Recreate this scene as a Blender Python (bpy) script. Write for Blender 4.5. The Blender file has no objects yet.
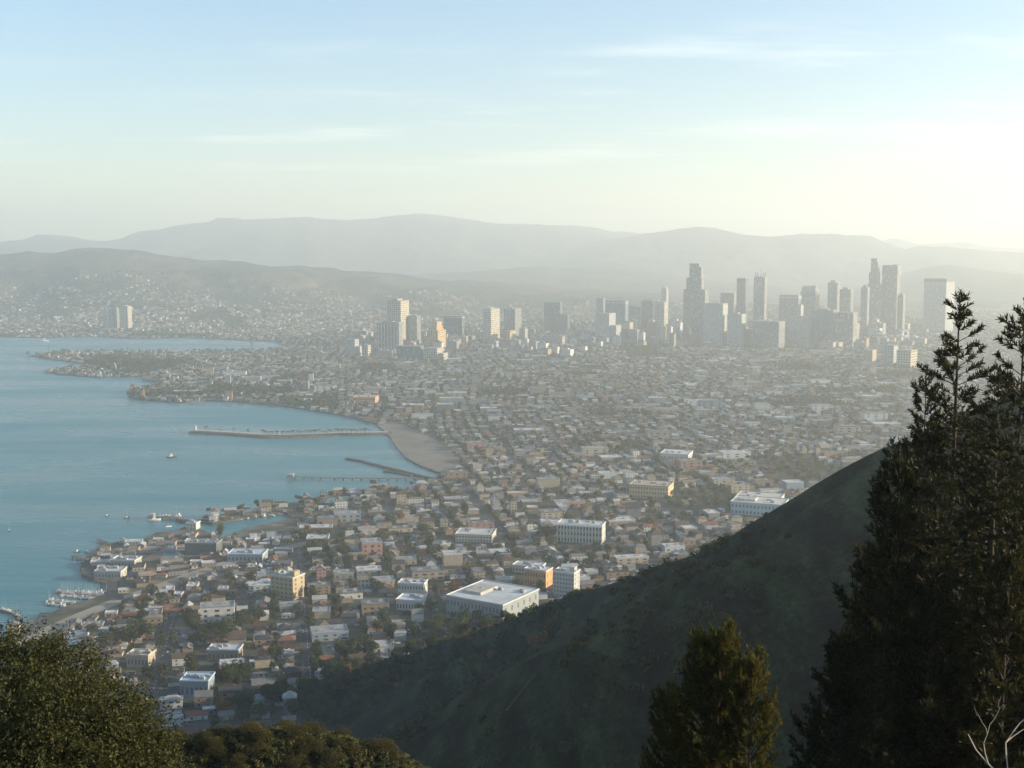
import bpy, math, random
import numpy as np
from mathutils import Vector
from mathutils.geometry import tessellate_polygon

rnd = random.Random(7)
npr = np.random.RandomState(11)
sc = bpy.context.scene
C = sc.collection

# ------------------------------------------------------------------ camera, sky, sun, exposure
F, HZ, H0 = 1236.0, 255.0, 300.0
TH = math.atan((384 - HZ) / F)
cam = bpy.data.objects.new('camera', bpy.data.cameras.new('camera'))
C.objects.link(cam); sc.camera = cam
cam.location = (0, 0, H0); cam.rotation_euler = (math.pi / 2 - TH, 0, 0)
cam.data.sensor_width = 36; cam.data.lens = F / 1024 * 36
cam.data.clip_start = 0.5; cam.data.clip_end = 100000

SUN_AZ, SUN_EL = math.radians(91), math.radians(14)
SUN = Vector((math.sin(SUN_AZ) * math.cos(SUN_EL), math.cos(SUN_AZ) * math.cos(SUN_EL), math.sin(SUN_EL)))
sl = bpy.data.lights.new('sun', 'SUN'); sl.energy = 5.0; sl.angle = math.radians(0.6); sl.color = (1, .80, .54)
so = bpy.data.objects.new('sun', sl); C.objects.link(so)
so.rotation_euler = SUN.to_track_quat('Z', 'Y').to_euler(); so.location = (300, 200, 900)

sc.view_settings.view_transform = 'Standard'; sc.view_settings.look = 'None'
sc.view_settings.exposure = 1.37; sc.view_settings.gamma = 1
sc.cycles.use_adaptive_sampling = False; sc.cycles.volume_bounces = 1; sc.cycles.max_bounces = 6; sc.cycles.diffuse_bounces = 2
sc.cycles.glossy_bounces = 2; sc.cycles.transmission_bounces = 3; sc.cycles.transparent_max_bounces = 8
sc.cycles.use_denoising = True
SKY_STRENGTH = 0.09
HAZE_DENSITY, HAZE_ANISO, HAZE_COLOR = 0.000130, 0.38, (.87, .965, 1.0)


class NT:
    def __init__(s, tree): s.t = tree; s.t.nodes.clear()
    def n(s, typ, **kw):
        d = s.t.nodes.new(typ)
        for k, v in kw.items():
            if k.startswith('i_'):
                key = k[2:]
                key = int(key) if key.isdigit() else key.replace('_', ' ')
                if hasattr(v, 'is_output'): s.t.links.new(v, d.inputs[key])
                else: d.inputs[key].default_value = v
            else: setattr(d, k, v)
        return d
    def m(s, op, a, b=0.0, c=None):
        d = s.t.nodes.new('ShaderNodeMath'); d.operation = op
        for i, v in enumerate((a, b) if c is None else (a, b, c)):
            if hasattr(v, 'is_output'): s.t.links.new(v, d.inputs[i])
            else: d.inputs[i].default_value = v
        return d.outputs[0]
    def mix(s, fac, a, b, blend='MIX'):
        d = s.t.nodes.new('ShaderNodeMix'); d.data_type = 'RGBA'; d.blend_type = blend
        for i, v in ((0, fac), (6, a), (7, b)):
            if hasattr(v, 'is_output'): s.t.links.new(v, d.inputs[i])
            else: d.inputs[i].default_value = (*v, 1) if isinstance(v, tuple) and len(v) == 3 else v
        return d.outputs[2]
    def ramp(s, fac, stops):
        d = s.t.nodes.new('ShaderNodeValToRGB'); s.t.links.new(fac, d.inputs[0])
        e = d.color_ramp.elements
        while len(e) < len(stops): e.new(.5)
        for k, (p, c) in enumerate(stops):
            e[k].position = p; e[k].color = (*c, 1) if len(c) == 3 else c
        return d.outputs[0]
    def noise(s, vec, scale, detail=4, rough=.55):
        d = s.n('ShaderNodeTexNoise', i_Scale=scale, i_Detail=detail, i_Roughness=rough)
        if vec is not None: s.t.links.new(vec, d.inputs['Vector'])
        return d.outputs[0]
    def mapping(s, vec, scale=(1, 1, 1), rot=(0, 0, 0), loc=(0, 0, 0)):
        d = s.n('ShaderNodeMapping', i_Scale=scale, i_Rotation=rot, i_Location=loc); s.t.links.new(vec, d.inputs[0]); return d.outputs[0]


world = bpy.data.worlds.new('World'); sc.world = world; world.use_nodes = True
w = NT(world.node_tree)
sky = w.n('ShaderNodeTexSky', sky_type='NISHITA', sun_disc=False, sun_elevation=SUN_EL, sun_rotation=SUN_AZ,
          altitude=300, air_density=1.0, dust_density=0.35, ozone_density=1.8)
tc = w.n('ShaderNodeTexCoord')
sx = w.n('ShaderNodeSeparateXYZ'); w.t.links.new(tc.outputs['Generated'], sx.inputs[0])
zz = w.m('ADD', w.m('MAXIMUM', sx.outputs[2], 0.0), .05)
cv = w.n('ShaderNodeCombineXYZ', i_0=w.m('DIVIDE', sx.outputs[0], zz), i_1=w.m('DIVIDE', sx.outputs[1], zz), i_2=0.0).outputs[0]
cn = w.noise(w.mapping(cv, (.38, 1.1, 1), (0, 0, .12), (5.3, 2.2, 0)), 1.3, 9, .68)
cn2 = w.noise(w.mapping(cv, (.10, .22, 1), (0, 0, -.2), (9, 4, 0)), 1.0, 2, .5)
cm = w.m('MULTIPLY', w.ramp(cn, [(.52, (0, 0, 0)), (.80, (1, 1, 1))]), w.ramp(cn2, [(.47, (0, 0, 0)), (.62, (1, 1, 1))]))
cm = w.m('MULTIPLY', cm, w.ramp(sx.outputs[2], [(.0, (.3, .3, .3)), (.03, (1, 1, 1)), (.16, (.8, .8, .8)), (.2, (.15, .15, .15))]))
cl = w.mix(w.m('MULTIPLY', cm, .33), w.mix(1.0, sky.outputs[0], w.ramp(sx.outputs[2], [(0.0, (1.0, .885, .79)), (.07, (1.0, .945, .90)), (.22, (.92, 1.0, 1.05)), (.6, (.95, 1.0, 1.0))]), 'MULTIPLY'), (10.0, 9.0, 7.6))
bg = w.n('ShaderNodeBackground', i_Strength=SKY_STRENGTH, i_Color=cl)
wo = w.n('ShaderNodeOutputWorld'); w.t.links.new(bg.outputs[0], wo.inputs[0])

# ------------------------------------------------------------------ camera geometry helpers
cT, sT = math.cos(TH), math.sin(TH)
def ray(px, py):
    a, b = (px - 512) / F, (384 - py) / F
    return np.array([a, b * sT + cT, b * cT - sT])
def G(px, py, z=2.0):
    d = ray(px, py); t = (z - H0) / d[2]
    return np.array([d[0] * t, d[1] * t, z])
def P(px, py, D):
    d = ray(px, py); t = D / d[1]
    return np.array([d[0] * t, D, H0 + d[2] * t])
def proj(x, y, z):
    dy, dz = y, z - H0
    depth = dy * cT - dz * sT; up = dy * sT + dz * cT
    return 512 + F * x / depth, 384 - F * up / depth

# ------------------------------------------------------------------ numpy noise
_T = npr.rand(256, 256)
def vn(x, y):
    xi, yi = np.floor(x).astype(int), np.floor(y).astype(int)
    fx, fy = x - xi, y - yi
    fx, fy = fx * fx * (3 - 2 * fx), fy * fy * (3 - 2 * fy)
    a, b = _T[xi & 255, yi & 255], _T[(xi + 1) & 255, yi & 255]
    c, d = _T[xi & 255, (yi + 1) & 255], _T[(xi + 1) & 255, (yi + 1) & 255]
    return (a + (b - a) * fx) * (1 - fy) + (c + (d - c) * fx) * fy
def fbm(x, y, o=5, g=.5):
    s, amp, tot = 0, 1, 0
    for k in range(o):
        s = s + amp * (vn(x + 17.3 * k, y - 9.1 * k) * 2 - 1); tot += amp; amp *= g; x = x * 2.03; y = y * 2.03
    return s / tot
def sst(t):
    t = np.clip(t, 0, 1); return t * t * (3 - 2 * t)

# ------------------------------------------------------------------ mesh helpers
def mesh_arrays(name, V, L, T, mats, mi=None, col=None, smooth=False):
    me = bpy.data.meshes.new(name)
    V = np.asarray(V, dtype=np.float32); L = np.asarray(L, dtype=np.int32).ravel(); T = np.asarray(T, dtype=np.int32).ravel()
    me.vertices.add(len(V)); me.vertices.foreach_set('co', V.ravel())
    me.loops.add(len(L)); me.loops.foreach_set('vertex_index', L)
    me.polygons.add(len(T)); st = np.zeros(len(T), dtype=np.int32); st[1:] = np.cumsum(T)[:-1]
    me.polygons.foreach_set('loop_start', st); me.polygons.foreach_set('loop_total', T)
    for m in (mats if isinstance(mats, (list, tuple)) else [mats]): me.materials.append(m)
    if mi is not None: me.polygons.foreach_set('material_index', np.asarray(mi, dtype=np.int32))
    me.polygons.foreach_set('use_smooth', np.full(len(T), bool(smooth)))
    if col is not None:
        a = me.attributes.new('Col', 'FLOAT_COLOR', 'FACE')
        a.data.foreach_set('color', np.hstack([col, np.ones((len(T), 1))]).astype(np.float32).ravel())
    me.update(calc_edges=True); me.validate()
    return me

class MB:
    def __init__(s): s.v = []; s.f = []; s.mi = []
    def add(s, vs, fs, mi=0):
        o = len(s.v); s.v += [tuple(map(float, p)) for p in vs]; s.f += [tuple(i + o for i in f) for f in fs]; s.mi += [mi] * len(fs); return s
    def box(s, x0, x1, y0, y1, z0, z1, mi=0, tx=0, ty=0):
        vs = [(x0, y0, z0), (x1, y0, z0), (x1, y1, z0), (x0, y1, z0), (x0 + tx, y0 + ty, z1), (x1 - tx, y0 + ty, z1), (x1 - tx, y1 - ty, z1), (x0 + tx, y1 - ty, z1)]
        return s.add(vs, [(3, 2, 1, 0), (4, 5, 6, 7), (0, 1, 5, 4), (1, 2, 6, 5), (2, 3, 7, 6), (3, 0, 4, 7)], mi)
    def prism(s, pts, z0, z1, mi=0):
        n = len(pts); tri = tessellate_polygon([[Vector((p[0], p[1], 0)) for p in pts]])
        area = sum(pts[i][0] * pts[(i + 1) % n][1] - pts[(i + 1) % n][0] * pts[i][1] for i in range(n))
        if area < 0: pts = pts[::-1]; tri = tessellate_polygon([[Vector((p[0], p[1], 0)) for p in pts]])
        vs = [(p[0], p[1], z1) for p in pts] + [(p[0], p[1], z0) for p in pts]
        fs = []
        for t in tri:
            a, b, c = [pts[i] for i in t]
            cr = (b[0] - a[0]) * (c[1] - a[1]) - (b[1] - a[1]) * (c[0] - a[0])
            fs.append(tuple(t) if cr > 0 else tuple(t[::-1]))
        fs += [(i + n, (i + 1) % n + n, (i + 1) % n, i) for i in range(n)]
        return s.add(vs, fs, mi)
    def tube(s, pts, rad, k=6, mi=0):
        pts = [Vector(p) for p in pts]; rings = []
        for i, p in enumerate(pts):
            d = (pts[min(i + 1, len(pts) - 1)] - pts[max(i - 1, 0)]).normalized()
            a = d.orthogonal().normalized(); b = d.cross(a)
            r = rad[i] if isinstance(rad, (list, tuple)) else rad
            rings.append([p + (a * math.cos(2 * math.pi * j / k) + b * math.sin(2 * math.pi * j / k)) * r for j in range(k)])
        vs = [q for rg in rings for q in rg]; fs = []
        for i in range(len(pts) - 1):
            for j in range(k):
                fs.append((i * k + j, i * k + (j + 1) % k, (i + 1) * k + (j + 1) % k, (i + 1) * k + j))
        fs.append(tuple(range(k))[::-1]); fs.append(tuple((len(pts) - 1) * k + j for j in range(k)))
        return s.add(vs, fs, mi)
    def mesh(s, name, mats, smooth=False):
        return mesh_arrays(name, np.array(s.v), np.concatenate([np.array(f) for f in s.f]), [len(f) for f in s.f], mats, s.mi, None, smooth)
    def arrays(s):
        return np.array(s.v), np.concatenate([np.array(f) for f in s.f]), np.array([len(f) for f in s.f]), np.array(s.mi)

def link(name, me, parent=None, loc=None, rotz=None, color=None):
    o = bpy.data.objects.new(name, me); C.objects.link(o)
    if parent is not None: o.parent = parent
    if loc is not None: o.location = tuple(float(a) for a in loc)
    if rotz is not None: o.rotation_euler = (0, 0, float(rotz))
    if color is not None: o.color = (*color, 1)
    return o
def tag(o, label=None, cat=None, group=None, kind=None):
    if label: o['label'] = label
    if cat: o['category'] = cat
    if group: o['group'] = group
    if kind: o['kind'] = kind
    return o
def thing(name, label, cat, loc, rotz=0, group=None):
    return tag(link(name, None, None, loc, rotz), label, cat, group)
def struct(name, me): return tag(link(name, me), kind='structure')

# ------------------------------------------------------------------ materials
def mat(name):
    m = bpy.data.materials.new(name); m.use_nodes = True; return m, NT(m.node_tree)
def finish(nt, shader):
    o = nt.n('ShaderNodeOutputMaterial'); nt.t.links.new(shader, o.inputs[0])
def pbr(nt, color, rough=.8, spec=.3, bump=None, metal=0.0):
    p = nt.n('ShaderNodeBsdfPrincipled', i_Roughness=rough, i_Metallic=metal)
    p.inputs['Specular IOR Level'].default_value = spec
    if hasattr(color, 'is_output'): nt.t.links.new(color, p.inputs['Base Color'])
    else: p.inputs['Base Color'].default_value = (*color, 1)
    if bump is not None: nt.t.links.new(bump, p.inputs['Normal'])
    finish(nt, p.outputs[0]); return p
def plain(name, color, rough=.8, var=.25, scale=.5, spec=.3, metal=0.0):
    m, n = mat(name); g = n.n('ShaderNodeNewGeometry')
    f = n.noise(g.outputs['Position'], scale, 5)
    a = tuple(c * (1 - var) for c in color); b = tuple(min(1, c * (1 + var)) for c in color)
    pbr(n, n.ramp(f, [(.3, a), (.7, b)]), rough, spec, None, metal); return m

def facade(name, base, W=3.2, Hh=3.3, wf=.5, hf=.45, glass=(.03, .045, .06), src=None, rough=.75, ribs=False):
    """Wall whose window openings repeat every W metres and every storey Hh; src picks the wall colour."""
    m, n = mat(name); g = n.n('ShaderNodeNewGeometry')
    pos = n.n('ShaderNodeSeparateXYZ'); n.t.links.new(g.outputs['Position'], pos.inputs[0])
    nor = n.n('ShaderNodeSeparateXYZ'); n.t.links.new(g.outputs['True Normal'], nor.inputs[0])
    u = n.m('SUBTRACT', n.m('MULTIPLY', pos.outputs[1], nor.outputs[0]), n.m('MULTIPLY', pos.outputs[0], nor.outputs[1]))
    a = n.m('LESS_THAN', n.m('ABSOLUTE', n.m('SUBTRACT', n.m('FRACT', n.m('DIVIDE', u, W)), .5)), wf / 2)
    b = n.m('LESS_THAN', n.m('ABSOLUTE', n.m('SUBTRACT', n.m('FRACT', n.m('DIVIDE', n.m('SUBTRACT', pos.outputs[2], 2.0), Hh)), .5)), hf / 2)
    mk = n.m('MULTIPLY', a, n.m('MAXIMUM', b, .55 if ribs else 0.0)); mk = n.m('MULTIPLY', mk, n.m('LESS_THAN', n.m('ABSOLUTE', nor.outputs[2]), .5))
    if src == 'attr': col = n.n('ShaderNodeAttribute', attribute_name='Col').outputs[0]
    elif src == 'obj': col = n.n('ShaderNodeObjectInfo').outputs['Color']
    else: col = n.n('ShaderNodeRGB').outputs[0]; col.default_value = (*base, 1)
    st = n.noise(n.mapping(g.outputs['Position'], (1, 1, .3)), .12, 5)
    col = n.mix(.9, col, n.ramp(st, [(.25, (.72, .72, .72)), (.7, (1, 1, 1))]), 'MULTIPLY')
    # some windows have pale blinds
    wn = n.n('ShaderNodeTexWhiteNoise', noise_dimensions='2D')
    cc = n.n('ShaderNodeCombineXYZ', i_0=n.m('FLOOR', n.m('DIVIDE', u, W)), i_1=n.m('FLOOR', n.m('DIVIDE', pos.outputs[2], Hh)))
    n.t.links.new(cc.outputs[0], wn.inputs['Vector'])
    gl = n.mix(n.m('GREATER_THAN', wn.outputs[0], .8), glass, tuple(min(.4, c * 4 + .08) for c in glass))
    p = pbr(n, n.mix(mk, col, gl), rough, .4)
    n.t.links.new(n.m('SUBTRACT', rough, n.m('MULTIPLY', mk, rough - .2)), p.inputs['Roughness'])
    return m
def tinted(name, rough=.85, src='obj', scale=.35, lo=.7, spec=.25):
    m, n = mat(name); g = n.n('ShaderNodeNewGeometry')
    col = n.n('ShaderNodeAttribute', attribute_name='Col').outputs[0] if src == 'attr' else n.n('ShaderNodeObjectInfo').outputs['Color']
    st = n.noise(g.outputs['Position'], scale, 5)
    col = n.mix(.9, col, n.ramp(st, [(.3, (lo, lo, lo)), (.65, (1, 1, 1))]), 'MULTIPLY')
    pbr(n, col, rough, spec); return m

def leafmat(name, c1, c2, trans=.45, scale=1.2, tcol=None, src=None):
    m, n = mat(name); g = n.n('ShaderNodeNewGeometry'); oi = n.n('ShaderNodeObjectInfo')
    if src: base = n.n('ShaderNodeAttribute', attribute_name='Col').outputs[0]
    else:
        f = n.noise(g.outputs['Position'], scale, 3)
        f2 = n.m('ADD', n.m('MULTIPLY', f, .7), n.m('MULTIPLY', g.outputs['Random Per Island'], .3))
        base = n.mix(1.0, n.ramp(f2, [(.3, c1), (.7, c2)]), n.ramp(oi.outputs['Random'], [(0, (.75, .8, .8)), (1, (1.2, 1.05, .9))]), 'MULTIPLY')
    d = n.n('ShaderNodeBsdfPrincipled', i_Roughness=.6, i_Base_Color=base); d.inputs['Specular IOR Level'].default_value = .25
    t = n.n('ShaderNodeBsdfTranslucent', i_Color=n.mix(1.0, base, tcol or (1.5, 1.35, .6), 'MULTIPLY'))
    mx = n.n('ShaderNodeMixShader', i_0=trans); n.t.links.new(d.outputs[0], mx.inputs[1]); n.t.links.new(t.outputs[0], mx.inputs[2])
    finish(n, mx.outputs[0]); return m

M = {}
M['wall'] = tinted('house_wall'); M['roof'] = tinted('house_roof', .8, 'obj', .8, .62)
M['bwall'] = facade('block_wall', (.5, .5, .5), 6.4, 6.6, .42, .42, (.10, .12, .13), src='obj')
M['fwall'] = facade('distant_wall', (.5, .5, .5), 3.4, 3.2, .42, .42, src='attr')
M['froof'] = tinted('distant_roof', .8, 'attr', .25, .6)
M['glass'] = plain('window_glass', (.03, .045, .06), .12, .2, .3, .6)
M['pane'] = plain('facade_glass', (.09, .115, .13), .2, .3, .4, .5)
M['white'] = plain('white_paint', (.74, .74, .71), .6, .08)
M['trim'] = plain('pale_trim', (.6, .58, .52), .7, .1)
M['brick'] = plain('chimney_brick', (.25, .12, .08), .9, .2)
M['concrete'] = plain('concrete', (.36, .35, .32), .85, .15, .2)
M['rock'] = plain('breakwater_rock', (.085, .078, .065), .9, .5, .5)
M['wood'] = plain('weathered_wood', (.12, .10, .08), .85, .25, .6)
M['dark'] = plain('dark_metal', (.05, .055, .06), .5, .2)
M['grey'] = plain('grey_metal', (.3, .32, .33), .5, .15)
M['bark'] = plain('bark', (.055, .042, .032), .9, .35, 3)
M['deadwood'] = plain('dead_wood', (.42, .37, .31), .8, .2, 4)
M['asphalt'] = plain('asphalt', (.055, .056, .058), .85, .15, .08)
M['roadtan'] = plain('dusty_road', (.24, .215, .18), .9, .2, .03)
M['paint'] = plain('road_paint', (.7, .7, .66), .7, .1)
M['carpaint'] = tinted('car_paint', .3, 'obj', .5, .9, .6)
M['hull'] = tinted('hull_paint', .35, 'obj', .5, .9, .5)
M['leaf'] = leafmat('tree_leaves', (.022, .040, .016), (.075, .095, .035), .35, .25)
M['leaf_far'] = leafmat('distant_leaves', None, None, .3, src=True)
M['leaf_oak'] = leafmat('evergreen_leaves', (.014, .022, .008), (.085, .088, .026), .35, .9)
M['leaf_dry'] = leafmat('dry_brush', (.018, .024, .009), (.088, .082, .028), .35, .5)
M['leaf_rust'] = leafmat('rusty_leaves', (.12, .06, .025), (.22, .13, .055), .35, .3)
M['needle'] = leafmat('pine_needles', (.006, .012, .007), (.027, .031, .011), .35, .7)
M['needle_light'] = leafmat('sunny_needles', (.016, .024, .009), (.085, .085, .024), .4, 1.5)  # lighter copy of the pine needles, sunlit gold put into the colour
M['palm'] = leafmat('palm_fronds', (.04, .055, .02), (.09, .10, .04), .3, .3)

def ground_mat():
    m, n = mat('city_ground'); g = n.n('ShaderNodeNewGeometry'); p = g.outputs['Position']
    a = n.noise(p, .035, 6, .7); b = n.noise(p, .004, 4)
    col = n.ramp(a, [(.36, (.026, .032, .018)), (.47, (.06, .06, .042)), (.55, (.125, .115, .092)), (.68, (.21, .195, .165))])
    col = n.mix(n.m('MULTIPLY', b, .5), col, (.10, .10, .085))
    pbr(n, col, .9, .2); return m
def slope_mat():
    m, n = mat('scrub_slope'); g = n.n('ShaderNodeNewGeometry'); p = g.outputs['Position']
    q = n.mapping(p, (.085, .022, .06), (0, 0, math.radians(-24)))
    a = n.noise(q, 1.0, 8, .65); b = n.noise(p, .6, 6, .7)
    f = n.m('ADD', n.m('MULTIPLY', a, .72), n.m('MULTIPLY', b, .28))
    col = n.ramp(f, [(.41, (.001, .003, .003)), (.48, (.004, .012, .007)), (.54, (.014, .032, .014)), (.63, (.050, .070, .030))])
    bp = n.n('ShaderNodeBump', i_Strength=1.0, i_Distance=2.2, i_Height=n.noise(p, .35, 8, .7))
    pbr(n, col, .95, .1, bp.outputs[0]); return m
def hill_mat(name, cs, scale):
    m, n = mat(name); g = n.n('ShaderNodeNewGeometry'); p = g.outputs['Position']
    a = n.noise(n.mapping(p, (1, 1, 2.5)), scale, 7, .65)
    bp = n.n('ShaderNodeBump', i_Strength=1.0, i_Distance=45.0, i_Height=n.noise(p, scale * 3, 6, .6))
    pbr(n, n.ramp(a, cs), .95, .1, bp.outputs[0]); return m
def water_mat(name, deep=(.030, .145, .180), big=True):
    m, n = mat(name); g = n.n('ShaderNodeNewGeometry'); p = g.outputs['Position']
    streak = n.noise(n.mapping(p, (.0016, .006, 1), (0, 0, .22)), 1.0, 5, .6)
    col = n.ramp(streak, [(.3, tuple(c * .78 for c in deep)), (.7, tuple(c * 1.3 for c in deep))])
    wv = n.noise(n.mapping(p, (.10, .22, 1), (0, 0, .5)), 1.0, 6, .65)
    sw = n.noise(n.mapping(p, (.012, .035, 1), (0, 0, .3)), 1.0, 4, .6)
    hgt = n.m('ADD', n.m('MULTIPLY', wv, .7), n.m('MULTIPLY', sw, 2.0))
    bp = n.n('ShaderNodeBump', i_Strength=.55, i_Distance=1.6, i_Height=hgt)
    pr = pbr(n, col, .32, .5, bp.outputs[0])
    n.t.links.new(n.ramp(streak, [(.38, (.18, .18, .18)), (.62, (.45, .45, .45))]), pr.inputs['Roughness'])
    pr.inputs['IOR'].default_value = 1.33
    return m
def sand_mat():
    m, n = mat('sand'); g = n.n('ShaderNodeNewGeometry'); p = g.outputs['Position']
    pbr(n, n.ramp(n.noise(p, .02, 6, .6), [(.35, (.13, .122, .108)), (.65, (.19, .178, .158))]), .9, .2); return m
M['ground'] = ground_mat(); M['slope'] = slope_mat(); M['water'] = water_mat('sea_water'); M['sand'] = sand_mat()
M['yard'] = plain('yard', (.058, .062, .042), .9, .5, .05)
M['hill1'] = hill_mat('near_range', [(.38, (.016, .028, .020)), (.5, (.045, .050, .034)), (.60, (.10, .078, .055))], .0022)
M['hill2'] = hill_mat('far_range', [(.35, (.04, .05, .035)), (.65, (.09, .085, .06))], .0012)
M['foam'] = plain('foam', (.5, .58, .6), .6, .15, .05)

# ------------------------------------------------------------------ sea and land
coast_px = [(-260, 760), (-120, 700), (-20, 660), (12, 636), (30, 623), (52, 615), (72, 606), (92, 601), (110, 594), (118, 586), (96, 583), (84, 577), (80, 569), (86, 560),
            (92, 553), (104, 546), (122, 543), (138, 545), (146, 540), (156, 534), (176, 533), (184, 528), (204, 532), (222, 540), (238, 534), (256, 527), (276, 524), (292, 519),
            (284, 513), (262, 516), (240, 520), (212, 525), (198, 523), (207, 518), (236, 514), (262, 509), (286, 507), (300, 503), (322, 497), (345, 491), (362, 492), (374, 488),
            (392, 492), (404, 494), (416, 489), (424, 483), (436, 479), (441, 473), (421, 466), (406, 458), (396, 447), (390, 437), (384, 431), (376, 425), (352, 418), (330, 414), (300, 409),
            (265, 404), (232, 402), (206, 401), (186, 403), (150, 401), (128, 397), (134, 391), (160, 387), (152, 381), (140, 377), (100, 378), (62, 375), (44, 372),
            (70, 369), (110, 366), (84, 364), (52, 360), (30, 356), (60, 353), (110, 352), (170, 353), (230, 352), (262, 351), (280, 350), (287, 346), (276, 342), (240, 340), (190, 338),
            (140, 339), (90, 337), (50, 338), (0, 337), (-150, 338), (-700, 340)]
coast = [G(a, b, 0)[:2] for a, b in coast_px]
land = [tuple(c) for c in coast] + [(-15000, 5200), (-15000, 18800), (15000, 18800), (15000, -900), (-1400, -900), (-1400, 300)]
POLY = np.array(land)
def inside(poly, x, y):
    x = np.asarray(x, float); y = np.asarray(y, float); r = np.zeros(x.shape, bool)
    x1, y1 = poly[:, 0], poly[:, 1]; x2, y2 = np.roll(x1, -1), np.roll(y1, -1)
    for a, b, c, d in zip(x1, y1, x2, y2):
        if b == d: continue
        k = ((b > y) != (d > y)) & (x < (c - a) * (y - b) / (d - b) + a); r ^= k
    return r
struct('ground', MB().prism(land, -1.0, 2.0).mesh('ground', M['ground']))
struct('sea', MB().add([(-15500, -900, 0), (2500, -900, 0), (2500, 7000, 0), (-15500, 7000, 0)], [(0, 1, 2, 3)]).mesh('sea', M['water']))
beach_px = [(378, 426), (392, 421), (412, 428), (436, 440), (452, 452), (459, 462), (457, 470), (446, 479), (437, 478.5), (441.5, 473), (421.5, 466), (406.5, 458), (396.5, 447), (390.5, 437), (384.5, 431)]
beach = np.array([G(a, b)[:2] for a, b in beach_px])
struct('beach', MB().prism([tuple(p) for p in beach], 1.2, 2.2).mesh('beach', M['sand']))
for pp in ([(163, 553), (178, 551), (184, 556), (180, 562), (164, 561)], [(322, 503), (330, 498), (347, 496), (357, 499), (352, 504), (338, 507)]):
    struct('pond', MB().prism([tuple(G(a, b)[:2]) for a, b in pp], 1.0, 2.06).mesh('pond', M['water']))

# ------------------------------------------------------------------ near terrain (viewpoint hill and the dark ridge)
crest = [(-260, 1010, -60), (-142, 838, -2), (-38, 765, 56), (35, 645, 120), (79, 520, 171), (98, 420, 211), (104, 370, 229), (110, 335, 249), (128, 300, 267), (200, 230, 284), (270, 100, 290), (230, -60, 296), (60, -90, 298)]
spur = [(-60, 78, 270.5), (-23.5, 85, 265.6), (-16, 86, 265.6), (-10, 86, 264.6), (-5, 85, 262.5), (1, 86, 257)]
def ridge_h(x, y, pts, sl, w):
    best = np.full(np.shape(x), -1e9)
    for (ax, ay, az), (bx, by, bz) in zip(pts[:-1], pts[1:]):
        dx, dy = bx - ax, by - ay; l2 = dx * dx + dy * dy
        t = np.clip(((x - ax) * dx + (y - ay) * dy) / l2, 0, 1)
        d = np.hypot(x - ax - t * dx, y - ay - t * dy)
        sd = ((x - ax) * dy - (y - ay) * dx) / np.sqrt(l2)       # > 0: right / far side of the crest
        s = (sl[0] + sl[1]) / 2 + (sl[1] - sl[0]) / 2 * sd / (d + 8)
        best = np.maximum(best, az + (bz - az) * t - s * (np.sqrt(d * d + w * w) - w))
    return best
def terrain(x, y):
    x = np.asarray(x, float); y = np.asarray(y, float); r = np.hypot(x, y)
    a = ridge_h(x, y, crest, (.62, .72), 7.0)
    u = (x * .897 + y * .443); v = (-x * .443 + y * .897)
    gl = fbm(u / 55 + 3, v / 210, 3) * 15 * np.clip(r / 500, .2, 1) + fbm(x / 34, y / 34, 3, .5) * 2.6 * np.clip(r / 450, .15, 1)
    off = np.clip(np.abs(ridge_side(x, y)) / 45, .1, 1)
    a = a + gl * off
    b = 298.2 - .47 * np.maximum(r - 1.5, 0) + fbm(x / 9, y / 9, 4) * .3 * np.clip(r / 30, 0, 1) - 6 * sst((y - 100) / 200)
    c = ridge_h(x, y, spur, (.75, .75), 1.6) + fbm(x / 6, y / 6, 4) * .9
    return np.maximum(np.maximum(np.maximum(a, b), c), -12)
def ridge_side(x, y):
    best = np.full(np.shape(x), 1e9)
    for (ax, ay, _), (bx, by, _) in zip(crest[:-1], crest[1:]):
        dx, dy = bx - ax, by - ay
        t = np.clip(((x - ax) * dx + (y - ay) * dy) / (dx * dx + dy * dy), 0, 1)
        best = np.minimum(best, np.hypot(x - ax - t * dx, y - ay - t * dy))
    return best
ang = np.concatenate([np.radians(np.linspace(-40, 40, 520)), np.radians(np.linspace(42, 318, 90))])
rad = np.concatenate([[0.0], np.geomspace(2.5, 1400, 720)])
A, R = np.meshgrid(ang, rad)
X, Y = R * np.sin(A), R * np.cos(A)
Z = terrain(X, Y); nr, nc = X.shape
idx = np.arange(nr * nc).reshape(nr, nc); nx = np.roll(idx, -1, axis=1)
q = np.stack([idx[:-1], nx[:-1], nx[1:], idx[1:]], -1).reshape(-1, 4)
q = q[Z.ravel()[q].max(1) > -11.9]
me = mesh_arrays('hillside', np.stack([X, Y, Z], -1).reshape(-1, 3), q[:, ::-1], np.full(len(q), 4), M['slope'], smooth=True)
struct('hillside', me)

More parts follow.
